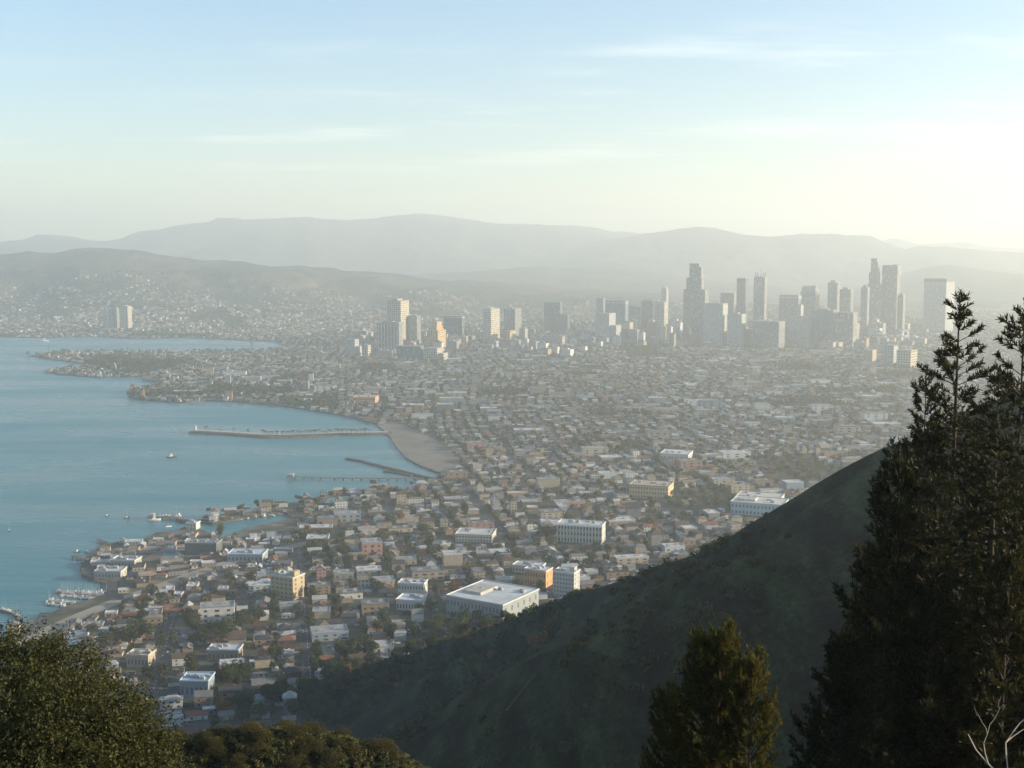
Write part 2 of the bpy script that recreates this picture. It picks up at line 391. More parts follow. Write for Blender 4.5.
# ------------------------------------------------------------------ hills and mountains
class Range:
    def __init__(s, name, px, Dc, Db, amp, sc_, m, pw=1.0, back=.8):
        s.q = np.array([P(a, b, Dc)[0] / Dc for a, b in px]); s.z = np.array([P(a, b, Dc)[2] for a, b in px])
        s.Dc, s.Db, s.amp, s.sc, s.pw = Dc, Db, amp, sc_, pw
        aa = np.linspace(s.q[0], s.q[-1], 420); tt = np.linspace(0, 1 + back, 110)
        Q, T = np.meshgrid(aa, tt); D = Db + (Dc - Db) * T; x = Q * D
        z = s.h(x, D); n0, n1 = z.shape; i = np.arange(n0 * n1).reshape(n0, n1)
        f = np.stack([i[:-1, :-1], i[:-1, 1:], i[1:, 1:], i[1:, :-1]], -1).reshape(-1, 4)
        struct(name, mesh_arrays(name, np.stack([x, D, z], -1).reshape(-1, 3), f, np.full(len(f), 4), m, smooth=True))
    def h(s, x, D):
        t = (D - s.Db) / (s.Dc - s.Db); c = np.interp(x / D, s.q, s.z)
        prof = np.where(t < 1, sst(t) ** s.pw * .55 + .45 * np.clip(t, 0, 1) ** (1.6 * s.pw), 1 - .8 * sst((t - 1) / .8))
        rid = 1 - np.abs(fbm(x / s.sc, D / (s.sc * 1.3), 6, .55)) * 2.2
        n = (rid - .6) * s.amp * np.clip(t, 0, 1) * np.where(t < 1, np.clip((1 - t) * 2.6, .17, 1), .3)
        return np.maximum(c, 0) * prof + n - 3
R1 = Range('hills', [(-700, 262), (-300, 252), (0, 254), (50, 253), (75, 250), (110, 250), (135, 252), (160, 256), (200, 258), (240, 259), (262, 263), (300, 265), (345, 272), (430, 279), (540, 288), (720, 300), (1000, 318)], 7600, 4950, 150, 800, M['hill1'], 1.0)
Range('hills', [(250, 330), (340, 282), (400, 276), (450, 272), (500, 269), (520, 266.5), (545, 266), (560, 269), (580, 267), (610, 268), (640, 271), (700, 279), (760, 283), (900, 310)], 9800, 7500, 50, 900, M['hill1'])
Range('hills', [(760, 330), (860, 290), (905, 273), (930, 267), (950, 265), (985, 270), (1024, 274), (1100, 266), (1300, 260), (1600, 280)], 9300, 6800, 60, 1000, M['hill1'])
Range('mountains', [(-700, 240), (-300, 244), (0, 241), (60, 236.5), (100, 239), (118, 237), (150, 229), (182, 225), (240, 220), (262, 219), (290, 219), (312, 217), (360, 219), (385, 217), (405, 215.5), (430, 218), (452, 219), (474, 219), (492, 220), (512, 223), (560, 228), (590, 231), (620, 234), (650, 238), (720, 244), (900, 262)], 14500, 10500, 420, 2300, M['hill2'])
Range('mountains', [(430, 300), (540, 262), (590, 246), (630, 236), (660, 231), (688, 226.5), (700, 225.5), (716, 227), (742, 233), (770, 234), (800, 233), (840, 235), (868, 238), (885, 244), (905, 250), (940, 247.5), (985, 249), (1024, 252), (1200, 262), (1500, 250)], 12400, 9400, 300, 1900, M['hill2'])
Range('mountains', [(780, 262), (860, 246), (884, 241), (893, 239), (905, 241), (918, 245), (945, 243), (966, 243), (990, 246), (1024, 247), (1300, 240), (1600, 250)], 17000, 14800, 120, 1800, M['hill2'])

# ------------------------------------------------------------------ haze over the whole scene
hz = MB().box(-15800, 15800, -1000, 19000, -14, 880).mesh('haze', [])
m, n = mat('haze')
pv = n.n('ShaderNodeVolumePrincipled', i_Density=HAZE_DENSITY, i_Anisotropy=HAZE_ANISO, i_Color=(*HAZE_COLOR, 1))
o = n.n('ShaderNodeOutputMaterial'); n.t.links.new(pv.outputs[0], o.inputs['Volume'])
hz.materials.append(m); tag(link('haze', hz), kind='stuff')

# ------------------------------------------------------------------ building prototypes
WALLS = [('white', (0.539, 0.550, 0.539)), ('cream', (0.415, 0.362, 0.280)), ('tan', (0.280, 0.217, 0.156)), ('grey', (0.208, 0.217, 0.217)), ('pale blue', (0.250, 0.301, 0.343)), ('ochre', (0.353, 0.228, 0.114)),
         ('brown', (0.114, 0.084, 0.062)), ('pink', (0.343, 0.217, 0.187)), ('beige', (0.331, 0.290, 0.239))]
WP = [4.6, 5, 3.2, 2.5, 1.2, 1.2, 1.4, .8, 4]
ROOFS = [('grey', (0.167, 0.176, 0.186)), ('dark', (0.059, 0.059, 0.063)), ('brown', (0.107, 0.078, 0.059)), ('terracotta', (0.205, 0.098, 0.063)), ('pale grey', (0.352, 0.371, 0.391)), ('tan', (0.205, 0.171, 0.128))]
RP = [5, 3, 3, 2, 3.2, 2]
FLATR = [('white', (0.510, 0.528, 0.546)), ('pale grey', (0.299, 0.317, 0.334)), ('grey', (0.176, 0.185, 0.194)), ('tan', (0.211, 0.185, 0.150)), ('dark', (0.062, 0.062, 0.066))]
FP = [2.2, 4, 4, 2, 2]

def house_geo(kind, w, d, h, rh, e=.45):
    wl, rf = MB(), MB(); hw, hd = w / 2, d / 2
    if kind == 'gable':
        wl.add([(-hw, -hd, 0), (hw, -hd, 0), (hw, hd, 0), (-hw, hd, 0), (-hw, -hd, h), (hw, -hd, h), (hw, hd, h), (-hw, hd, h), (-hw, 0, h + rh), (hw, 0, h + rh)],
               [(0, 1, 5, 4), (1, 2, 6, 9, 5), (2, 3, 7, 6), (3, 0, 4, 8, 7)])
        k = rh / hd; z0 = h - e * k
        vs = [(sx * (hw + e), y, z) for sx in (-1, 1) for y, z in ((-hd - e, z0 + .02), (0, h + rh + .02), (hd + e, z0 + .02), (-hd - e, z0 + .27), (0, h + rh + .27), (hd + e, z0 + .27))]
        rf.add(vs, [(3, 9, 10, 4), (4, 10, 11, 5), (1, 7, 6, 0), (2, 8, 7, 1), (0, 6, 9, 3), (5, 11, 8, 2), (0, 3, 4, 1), (1, 4, 5, 2), (7, 10, 9, 6), (8, 11, 10, 7)])
    elif kind == 'hip':
        wl.box(-hw, hw, -hd, hd, 0, h); i = min(hw * .62, hd)
        vs = [(-hw - e, -hd - e, h), (hw + e, -hd - e, h), (hw + e, hd + e, h), (-hw - e, hd + e, h)]
        vs += [(a, b, h + .22) for a, b, _ in vs] + [(-hw + i, 0, h + rh), (hw - i, 0, h + rh)]
        rf.add(vs, [(3, 2, 1, 0), (0, 1, 5, 4), (1, 2, 6, 5), (2, 3, 7, 6), (3, 0, 4, 7), (4, 5, 9, 8), (5, 6, 9), (6, 7, 8, 9), (7, 4, 8)])
    else:
        wl.box(-hw, hw, -hd, hd, 0, h)
        t = .35
        rf.box(-hw - .08, hw + .08, -hd - .08, hd + .08, h + .003, h + .28)
        for a in ((-hw - .08, hw + .08, -hd - .08, -hd + t), (-hw - .08, hw + .08, hd - t, hd + .08), (-hw - .08, -hw + t, -hd + t, hd - t), (hw - t, hw + .08, -hd + t, hd - t)):
            rf.box(a[0], a[1], a[2], a[3], h + .281, h + .9)
    return wl, rf
PROTOS = []
for k in range(8): 
    kd = ('gable', 'hip')[k % 2]; w_, d_ = rnd.uniform(10, 16), rnd.uniform(8, 11.5); st = 1 if k % 4 < 2 else 2
    PROTOS.append((kd, w_, d_, 3.0 * st + .6, rnd.uniform(1.8, 3.0)))
for k in range(5):
    PROTOS.append(('flat', rnd.uniform(14, 26), rnd.uniform(11, 18), (3.6, 6.6, 9.8, 4.6, 6.8)[k], 0))
GEO = [house_geo(*p) for p in PROTOS]
def window_mesh(w, h, axis):
    b = MB(); 
    if axis == 'y': b.box(-w / 2, w / 2, -.06, .02, 0, h)
    else: b.box(-.02, .06, -w / 2, w / 2, 0, h)
    return b.mesh('window', M['glass'])
WIN = {(a, s): window_mesh(1.5 if s == 0 else 2.2, 1.3, a) for a in 'xy' for s in (0, 1)}
DOOR = MB().box(-.55, .55, -.07, .02, 0, 2.1).mesh('door', M['wood'])
CHIM = MB().box(-.4, .4, -.35, .35, -1.2, 1.3).box(-.5, .5, -.45, .45, 1.301, 1.5).mesh('chimney', M['brick'])
UNIT = MB().box(-1.4, 1.4, -1, 1, 0, 1.3).box(-.5, .5, -.5, .5, 1.301, 1.7).mesh('rooftop_unit', M['grey'])
PM = []
for (wl, rf), p in zip(GEO, PROTOS):
    PM.append((wl.mesh('wall', M['wall'] if p[0] != 'flat' else M['wall']), rf.mesh('roof', M['roof'])))
PIECES = []   # (object, base label, landmark-able x, y, z)
def make_building(pi, x, y, rz, s, wc, rc, detail, name=None, zoff=2.1):
    kd, w_, d_, h_, rh = PROTOS[pi]
    nm = 'house' if kd != 'flat' else 'flat_roofed_building'
    t = link(nm, None, None, (x, y, zoff), rz); t.scale = (s[0], s[1], s[2])
    link('wall', PM[pi][0], t, color=WALLS[wc][1])
    rcol = (ROOFS if kd != 'flat' else FLATR)[rc]
    rf = link('roof', PM[pi][1], t, color=rcol[1])
    if kd == 'flat':
        u = link('rooftop_unit', UNIT, rf, (w_ * .2, d_ * .1, h_ + .285))
        if detail > 1:
            u = link('rooftop_unit', UNIT, rf, (-w_ * .25, -d_ * .12, h_ + .285))
    elif detail > 0:
        link('chimney', CHIM, rf, (w_ * .22, d_ * .14, h_ + rh * .72))
    if detail > 1:
        nf = max(1, int(h_ // 3)); nx_ = max(2, int(w_ // (4.2 if detail > 2 else 5)))
        for f in range(nf):
            for i in range(nx_):
                xx = (i + .5) / nx_ * w_ - w_ / 2
                if f == 0 and i == nx_ // 2: link('door', DOOR, t, (xx, -d_ / 2, .1)); continue
                link('window', WIN[('y', i % 2)], t, (xx, -d_ / 2, .95 + 3.1 * f))
            for i in range(2): link('window', WIN[('x', 0)], t, (w_ / 2, (i - .5) * d_ * .45, .95 + 3.1 * f))
    size = 'long' if s[0] * w_ > 20 else ('large' if s[0] * w_ * s[1] * d_ > 190 else 'small')
    if kd == 'flat': base = f"{size} {WALLS[wc][0]} block with flat {rcol[0]} roof"
    else: base = f"{size} {WALLS[wc][0]} house with {rcol[0]} {kd} roof"
    PIECES.append([t, base, x, y, 4.0, 'house' if kd != 'flat' else 'building']); return t

# ------------------------------------------------------------------ named buildings and towers
FP_EXCL = []   # (x, y, radius)
def block(t, name, x0, x1, y0, y1, z0, z1, m):
    return link(name, MB().box(x0, x1, y0, y1, z0, z1).mesh(name, m), t)
def site(px0, pxf, px1, ytop, ybase, phi, side='r', z=2.0):
    """centre, yaw, width, depth, height of a box whose front spans px0..pxf and lit side pxf..px1"""
    c = (px0 + px1) / 2; g = G(c, ybase, z); D = math.hypot(g[0], g[1]); al = math.atan2(g[0], g[1]); ph = math.radians(phi)
    k = D / F / .998
    w_ = (pxf - px0) * k / math.cos(ph); d_ = (px1 - pxf) * k / math.sin(ph)
    d_ = max(d_, w_ * .4)
    h_ = P(c, ytop, D * math.cos(al))[2] - z
    rz = -al - ph
    ctr = g[:2] + np.array([math.sin(al), math.cos(al)]) * (d_ * math.cos(ph) + w_ * math.sin(ph)) * .5
    FP_EXCL.append((ctr[0], ctr[1], math.hypot(w_, d_) * .55))
    return ctr, rz, w_, d_, h_
TM = {'grey': facade('grey_tower', (.21, .22, .23), 7.0, 3.6, .5, .55, (.08, .095, .10), ribs=True), 'dark': facade('dark_tower', (.13, .14, .15), 6.5, 7.6, .6, .6, (.03, .04, .05)),
      'blue': facade('glass_tower', (.16, .21, .25), 1.8, 3.8, .8, .72, (.05, .08, .11)), 'cream': facade('cream_tower', (.44, .40, .31), 7.2, 6.8, .55, .5),
      'gold': facade('golden_tower', (.50, .36, .19), 8.0, 6.8, .48, .5, (.06, .05, .04)), 'white': facade('white_tower', (.34, .36, .36), 7.5, 7.0, .5, .5, (.12, .14, .15)),
      'ribs': facade('ribbed_tower', (.22, .23, .23), 8.0, 7.2, .5, .5, (.08, .09, .095), ribs=True), 'tan': facade('tan_tower', (.42, .35, .26), 3.2, 3.2, .5, .45)}
ROOFM = plain('tower_roof', (.22, .22, .22), .9, .2, .1)
def tower(px0, pxf, px1, ytop, ybase, m, label, ex='pent', phi=20, cat='tower', name='tower', group=None):
    c, rz, w_, d_, h_ = site(px0, pxf, px1, ytop, ybase, phi)
    t = thing(name, label, cat, (c[0], c[1], 2.0), rz, group)
    mm = TM[m]; hw, hd = w_ / 2, d_ / 2; ex = ex.split()
    top = h_
    if 'pent' in ex: top = h_ * .955
    if 'mast' in ex: top = h_ * .88
    if 'gothic' in ex: top = h_ * .86
    if 'step' in ex:
        block(t, 'wall', -hw, hw, -hd, hd, 0, top * .70, mm); link('setback', MB().box(-hw * .78, hw * .62, -hd * .78, hd * .78, top * .701, top * .86).mesh('setback', mm), t)
        link('upper_shaft', MB().box(-hw * .55, hw * .55, -hd * .6, hd * .6, top * .861, top).mesh('upper_shaft', mm), t); cw = .4
    else:
        block(t, 'wall', -hw, hw, -hd, hd, 0, top, mm); cw = .96
    if 'podium' in ex: block(t, 'podium', -hw * 1.5, hw * 1.35, -hd * 1.25, hd * 1.2, 0, h_ * .12, TM['cream'])
    r = link('roof', MB().box(-hw * cw, hw * cw, -hd * cw, hd * cw, top + .01, top + 1.4).mesh('roof', ROOFM), t)
    if 'pent' in ex: link('plant_room', MB().box(-hw * .55, hw * .35, -hd * .6, hd * .5, top + 1.41, h_).mesh('plant_room', mm), r)
    if 'band' in ex: link('crown_band', MB().box(-hw - .6, hw + .6, -hd - .6, hd + .6, top * .93, top * .97).mesh('crown_band', M['grey']), t)
    if 'darkband' in ex: link('crown_band', MB().box(-hw - .4, hw + .4, -hd - .4, hd + .4, top * .95, top * .995).mesh('crown_band', M['dark']), t)
    if 'mast' in ex: link('mast', MB().tube([(0, 0, top + 1.4), (0, 0, top + (h_ - top) * .6), (0, 0, h_)], [1.4, .9, .4]).mesh('mast', M['grey']), r)
    if 'gothic' in ex:
        for a in (-1, 1):
            for b in (-1, 1):
                link('pinnacle', MB().box(a * hw * .75 - 1.8, a * hw * .75 + 1.8, b * hd * .75 - 1.8, b * hd * .75 + 1.8, top + 1.41, top + (h_ - top) * .38, 0, .0, .0).box(a * hw * .75 - 1.6, a * hw * .75 + 1.6, b * hd * .75 - 1.6, b * hd * .75 + 1.6, top + (h_ - top) * .381, top + (h_ - top) * .65, 0, 1.4, 1.4).mesh('pinnacle', mm), t)
        link('mast', MB().tube([(0, 0, top + 1.4), (0, 0, h_)], [1.8, .5]).mesh('mast', M['grey']), r)
    if 'units' in ex:
        for k in range(4): link('rooftop_unit', MB().box(-1.8, 1.8, -1.6, 1.6, 0, rnd.uniform(2, 4.5)).mesh('rooftop_unit', M['grey']), r, (hw * rnd.uniform(-.7, .7), hd * (-.6 + .4 * k), top + 1.41))
    if 'fins' in ex:
        nf = 7
        for k in range(nf): 
            xx = -hw + (k + .5) / nf * w_
            link('fin', MB().box(xx - .5, xx + .5, -hd - 1.2, -hd - .01, 0, top).mesh('fin', M['trim']), t)
    if 'wing' in ex: block(t, 'wing', hw + .01, hw + w_ * .45, -hd * .8, hd * .8, 0, h_ * .62, mm)
    if 'barrel' in ex:
        b = MB(); n_ = 12
        vs = [(sx * hw * .9, math.cos(math.pi * k / n_) * hd * .9, top + 1.41 + math.sin(math.pi * k / n_) * (h_ * .12)) for sx in (-1, 1) for k in range(n_ + 1)]
        b.add(vs, [(k, k + 1, k + n_ + 2, k + n_ + 1) for k in range(n_)] + [tuple(range(n_ + 1))[::-1], tuple(range(n_ + 1, 2 * n_ + 2))])
        link('vault', b.mesh('vault', ROOFM), r)
    return t
TW = [
 (377, 399, 403.5, 321.5, 353, 'grey', 'broad grey slab tower with lit right edge, in front of the taller pale tower', 'pent fins'),
 (387, 401, 409.5, 299, 346, 'cream', 'tall pale slab tower rising behind the broad grey slab tower', 'pent'),
 (409, 417, 421, 315, 345, 'grey', 'slim grey tower between the tall pale slab and the golden block', 'pent'),
 (427, 438, 446, 322.5, 349, 'gold', 'golden sunlit tower block with stepped crown in the left cluster', 'step'),
 (444, 462, 465, 316.5, 342, 'dark', 'dark grey office tower behind and right of the golden block', 'band'),
 (483, 491, 500, 308, 344, 'cream', 'narrow cream apartment tower with sunny right face, left of its twin', 'pent units'),
 (504, 515, 521.5, 308, 338, 'grey', 'grey twin apartment tower, right of the narrow cream one', 'pent units'),
 (544, 560, 562.5, 302.5, 333, 'dark', 'dark square tower with lower right wing standing apart mid skyline', 'wing'),
 (596, 603, 605, 294, 330, 'blue', 'slim blue glass tower with a short mast at left end of downtown', 'mast'),
 (605, 625, 628, 301, 337, 'blue', 'wide blue grey glass tower behind the pale stepped block', 'band'),
 (626, 637, 640, 306, 334, 'grey', 'pale grey lower tower attached to the right of the blue glass slab', 'pent'),
 (595, 609, 615.5, 314, 344, 'white', 'pale stepped block with lit right face in front of blue towers', 'wing'),
 (641, 653, 655, 300, 334, 'dark', 'dark squat tower left of the sandy yellow block', 'pent'),
 (655, 664, 667.5, 302, 331, 'cream', 'sandy yellow block right of the dark squat tower', 'units'),
 (661, 666, 668, 287, 326, 'white', 'thin pale tower rising behind the sandy yellow block', 'pent'),
 (683, 704, 707.5, 263.5, 342, 'grey', 'tallest stepped skyscraper with broad shoulders in the middle of downtown', 'step pent'),
 (703, 722, 727, 304, 347, 'white', 'wide pale low block in front of the tallest stepped skyscraper', 'units'),
 (720, 733, 736, 288, 333, 'grey', 'grey tower with tiny spire left of the dark capped tower', 'mast'),
 (736, 744.5, 747, 278.5, 334, 'dark', 'narrow tower with dark cap right of the tallest skyscraper', 'darkband'),
 (727, 741, 745, 313, 348, 'white', 'pale grey mid rise in front of the dark capped tower', 'pent'),
 (753, 763.5, 766, 268, 332, 'ribs', 'ribbed gothic tower with pinnacles and mast', 'gothic'),
 (779, 797, 800, 295.5, 338, 'grey', 'plain grey block tower right of the ribbed gothic tower', 'band'),
 (800, 814, 818, 291.5, 335, 'grey', 'curved top grey tower beside the plain grey block tower', 'barrel'),
 (796, 800, 802.5, 300, 344, 'white', 'thin white tower with a bright edge between two grey blocks', 'mast'),
 (827, 836, 838.5, 280.5, 333, 'grey', 'slender round shouldered tower, taller of the pair left of the twin giants', 'pent'),
 (839, 849, 852, 287.5, 335, 'grey', 'shorter tower of the slender pair left of the twin giants', 'pent'),
 (860, 866, 868, 285, 338, 'grey', 'low grey shoulder tower left of the taller giant tower', 'pent'),
 (866, 877.5, 880.5, 258.5, 336, 'ribs', 'highest dark tower of the twin giants on right of downtown', 'step pent'),
 (881, 895, 898, 265.5, 336, 'ribs', 'broad flat topped giant tower right of the highest one', 'units'),
 (898, 902, 904, 293, 336, 'grey', 'small narrow tower right of the flat topped giant', 'pent'),
 (924, 944, 951.5, 279, 332, 'white', 'isolated wide white banded tower near the pine tops', 'darkband units'),
 (783, 806, 812, 317, 347, 'white', 'pale ribbed slab low in front of the grey block towers', 'units'),
 (812, 832, 836, 309, 347, 'blue', 'pale blue glass mid rise in front of the slender pair', 'pent'),
 (836, 852, 856, 313, 348, 'ribs', 'ribbed pale mid rise beside the blue glass mid rise', 'units'),
 (752, 778, 784, 322, 349, 'grey', 'long grey low slab in front of the gothic tower', 'units'),
 (345, 355, 359, 340, 357, 'white', 'white stepped apartment block at left end of the near cluster', 'wing'),
 (362, 368, 371, 345, 360, 'cream', 'small cream apartment block left of the broad grey slab', 'pent'),
 (378, 392, 394, 351.5, 360, 'tan', 'squat tan block at the foot of the broad grey slab', 'units'),
 (397, 421, 424, 347, 360, 'blue', 'low blue glass block at the foot of the tall pale tower', 'units'),
 (424, 437, 443, 349, 361, 'cream', 'low cream block below the golden tower', 'wing'),
 (505, 510, 516, 331, 344, 'gold', 'low golden block between the two twin apartment towers', 'pent'),
 (104, 108, 110.5, 309, 329, 'white', 'leftmost and smallest of the far shore towers', 'pent'),
 (112, 117, 119.5, 307.5, 329.5, 'grey', 'middle far shore tower, grey with pale edge', 'pent'),
 (120.5, 128, 132, 305.5, 329, 'cream', 'widest of the far shore towers with sunlit right edge', 'pent'),
 (884, 893, 897, 346, 366, 'white', 'pale blocky mid rise between city blocks and the pine tops', 'units'),
 (897, 910, 916, 351, 369, 'cream', 'wide cream mid rise right of the pale blocky one', 'units'),
 (865, 872, 876, 350, 362, 'tan', 'small tan mid rise below the giant towers', 'pent'),
]
for r in TW:
    far_hill = r[4] < 330 and r[0] < 200
    tower(*r)

def big(px0, pxf, px1, ytop, ybase, phi, label, cat, name, wallc, roofc, fl, nwin, extra=''):
    c, rz, w_, d_, h_ = site(px0, pxf, px1, ytop, ybase, phi)
    t = thing(name, label, cat, (c[0], c[1], 2.1), rz); hw, hd = w_ / 2, d_ / 2
    wm = plain(name + '_wall', wallc, .8, .1, .1); rm = plain(name + '_roof', roofc, .7, .15, .08)
    block(t, 'wall', -hw, hw, -hd, hd, 0, h_, wm)
    rb = MB().box(-hw - .5, hw + .5, -hd - .5, hd + .5, h_ + .003, h_ + .5)
    for a in ((-hw - .5, hw + .5, -hd - .5, -hd), (-hw - .5, hw + .5, hd, hd + .5), (-hw - .5, -hw, -hd, hd), (hw, hw + .5, -hd, hd)):
        rb.box(*a, h_ + .501, h_ + 1.2)
    r = link('roof', rb.mesh('roof', rm), t)
    ww = w_ / nwin * .46; fh = h_ / fl
    wme = MB().box(-ww / 2, ww / 2, -.08, .03, 0, fh * .42).mesh('window', M['pane'])
    for f in range(fl):
        for i in range(nwin): link('window', wme, t, (-hw + (i + .5) * w_ / nwin, -hd, f * fh + fh * .24))
    ns = max(2, int(d_ / 7)); ns = min(ns, 6)
    wm2 = MB().box(-.03, .08, -ww / 2, ww / 2, 0, fh * .42).mesh('window', M['pane'])
    for f in range(fl):
        for i in range(ns): link('window', wm2, t, (hw, -hd + (i + .5) * d_ / ns, f * fh + fh * .24))
    if 'columns' in extra:
        cm_ = MB().box(-.5, .5, -1.6, -.09, 0, h_ * .93).mesh('pillar', M['trim'])
        for i in range(nwin + 1): link('pillar', cm_, t, (-hw + i * w_ / nwin, -hd, 0))
        link('canopy', MB().box(-hw - 1, hw + 1, -hd - 2.2, -hd - .52, h_ * .931, h_ + .6).mesh('canopy', M['white']), t)
    for k in range(5):
        link('rooftop_unit', UNIT, r, (hw * rnd.uniform(-.8, .8), hd * rnd.uniform(-.6, .6), h_ + .505)).scale = (rnd.uniform(1, 2.2), rnd.uniform(1, 1.6), rnd.uniform(.8, 1.6))
    if 'tall' in extra: link('stair_tower', MB().box(hw * .5, hw * .9, -hd * .5, hd * .4, h_ + .505, h_ + 5).mesh('stair_tower', wm), r)
    if 'hump' in extra:
        link('skylight', MB().box(-hw * .8, -hw * .1, -hd * .5, hd * .5, h_ + .505, h_ + 2.4, 0, 1.5, 1.5).mesh('skylight', M['concrete']), r)
    return t, w_, d_, h_
big(271, 293, 305, 579, 601, 38, 'tan five storey block with sunlit golden side beside dark trees', 'apartment block', 'apartment_block', (.34, .28, .19), (.45, .45, .43), 5, 5, 'tall')
big(444, 503, 542, 606, 628, 33, 'huge hall with broad white roof at the foot of the dark slope', 'hall', 'exhibition_hall', (.24, .27, .28), (.44, .47, .49), 2, 16, 'hump')
big(557, 602, 606, 526, 544, 12, 'white pillared office block among low houses', 'office building', 'office_building', (.40, .41, .39), (.48, .48, .46), 3, 14, 'columns')
big(553, 574, 580, 574, 599, 22, 'square grey glazed block with golden side right above the slope', 'office building', 'office_building', (.36, .39, .38), (.6, .6, .58), 6, 7, 'tall')
big(524, 546, 553, 572, 588, 25, 'low orange walled block with white roof left of the grey glazed block', 'office building', 'office_building', (.50, .28, .14), (.48, .49, .5), 2, 8)
big(629, 668, 674, 487, 500, 12, 'long tan building with many bays in the middle of the city', 'school', 'long_building', (.50, .38, .22), (.35, .30, .24), 3, 14)
big(731, 782, 788, 505, 517, 10, 'long pale blue warehouse with white roof above the ridge line', 'warehouse', 'warehouse', (.30, .40, .46), (.46, .46, .44), 2, 14, 'hump')
big(735, 778, 784, 500, 507, 10, 'second long white roofed warehouse behind the pale blue one', 'warehouse', 'warehouse', (.55, .52, .45), (.44, .43, .40), 1, 12)
big(181, 208, 215, 683, 699, 16, 'blue grey roofed workshop near the leafy bush', 'workshop', 'workshop', (.20, .25, .29), (.34, .44, .52), 1, 6)
big(208, 238, 243, 652, 662, 16, 'low pale roofed store with brown gable buildings around it', 'store', 'store', (.22, .19, .16), (.40, .43, .46), 1, 7)
big(128, 148, 155, 657, 669, 25, 'tan roofed hall beside the dark tree clump near the bush', 'hall', 'town_hall', (.32, .28, .22), (.46, .40, .31), 1, 6)
big(398, 424, 428, 585, 598, 14, 'pale long two storey block left of the huge white hall', 'apartment block', 'apartment_block', (.42, .42, .40), (.56, .57, .58), 2, 9)
big(396, 420, 427, 602, 612, 18, 'low blue grey block just left of the huge white hall', 'store', 'store', (.40, .44, .46), (.52, .54, .56), 1, 8)
big(353, 375, 379, 398, 404, 10, 'orange brick block above the beach', 'school', 'brick_building', (.46, .27, .15), (.40, .30, .22), 2, 10)
big(512, 540, 546, 620 - 52, 575, 20, 'long low warehouse behind the orange walled block', 'warehouse', 'warehouse', (.38, .35, .30), (.5, .5, .5), 1, 9)
big(455, 492, 497, 536, 543, 10, 'low cream terrace in front of the long tan building row', 'apartment block', 'apartment_block', (.50, .46, .38), (.45, .44, .42), 2, 12)
big(187, 196, 200, 524, 530, 25, 'white boathouse at the root of the curved jetty', 'boathouse', 'boathouse', (.5, .5, .48), (.55, .55, .55), 2, 3)
big(96, 120, 126, 573, 580, 20, 'low grey harbour shed on the point', 'shed', 'harbour_shed', (.34, .33, .30), (.42, .44, .46), 1, 8)
big(660, 688, 693, 455, 461, 10, 'mid city long white roofed shed', 'warehouse', 'warehouse', (.5, .5, .48), (.46, .46, .46), 1, 10)

big(186, 216, 222, 545, 556, 18, 'dark broad harbour hall behind the boatyard', 'hall', 'harbour_hall', (.10, .11, .11), (.20, .21, .21), 1, 9)
big(112, 134, 141, 562, 569, 25, 'pale roofed quay shed in the middle of the harbour point', 'shed', 'quay_shed', (.30, .29, .26), (.46, .48, .50), 1, 7)
big(228, 262, 268, 556, 563, 15, 'long blue grey roofed boat shed in the boatyard', 'shed', 'boat_shed', (.26, .30, .33), (.38, .44, .50), 1, 9)
# ------------------------------------------------------------------ city grid
LANDMARKS = [('the tan five storey block', 288, 590), ('the huge white hall', 492, 612), ('the pillared office block', 580, 535), ('the grey glazed block', 566, 586), ('the long tan building', 650, 493),
             ('the pale blue warehouse', 760, 510), ('the workshop by the bush', 198, 690), ('the beach', 420, 448), ('the marina', 90, 598), ('the harbour point', 100, 560), ('the curved jetty', 240, 516),
             ('the straight street', 310, 650), ('the tan roofed hall', 142, 663), ('the foot of the dark slope', 390, 670), ('the dark pond trees', 210, 635), ('the straight pier', 400, 482),
             ('the orange brick block', 365, 401), ('the breakwater', 290, 434), ('the long terrace', 475, 540), ('the harbour spit', 150, 400), ('the golden tower', 436, 336), ('the gothic tower', 759, 310),
             ('the twin giant towers', 881, 300), ('the stepped skyscraper', 695, 310), ('the isolated banded tower', 937, 310), ('the blue glass towers', 610, 320), ('the twin apartment towers', 502, 325), ('the dark square tower', 553, 320),
             ('the green gully bushes', 740, 520), ('the brush covered spur', 300, 745)]
HEAD = math.radians(10.8)    # street heading, to the left of straight ahead
def frame(head, org):
    vx, vy = -math.sin(head), math.cos(head); ux, uy = math.cos(head), math.sin(head)
    return lambda u, v: (org[0] + u * ux + v * vx, org[1] + u * uy + v * vy)
st0 = G(308, 650)
near = frame(HEAD, st0)
FAR_HEAD = math.radians(4)
_far = frame(FAR_HEAD, G(560, 430))
def far(u, v):
    x, y = _far(u, v)
    return (x + 70 * float(vn(u / 330 + 3, v / 330 + 8)) - 35, y + 70 * float(vn(u / 330 + 60, v / 330 + 21)) - 35)
def choose(wts): return rnd.choices(range(len(wts)), wts)[0]
BLD, TRE, CARS, SHED = [], [], [], []
hill_ok = lambda x, y: float(terrain(x, y)) < 1.0
excl = np.array(FP_EXCL)
beachc = beach
def free(x, y, r):
    d = np.hypot(excl[:, 0] - x, excl[:, 1] - y); return not (d < excl[:, 2] + r).any()
slab, road, dash = MB(), MB(), MB()
COAST_ROAD = [(-10, 668), (40, 634), (80, 616), (115, 602), (150, 590), (185, 577), (230, 562), (280, 549), (318, 541)]
for (a, b), (c, d) in zip(COAST_ROAD[:-1], COAST_ROAD[1:]):
    p0, p1 = G(a, b), G(c, d); n_ = int(np.hypot(*(p1 - p0)[:2]) / 9) + 1
    for i in range(n_): q_ = p0 + (p1 - p0) * i / n_; FP_EXCL.append((q_[0], q_[1], 6.0))
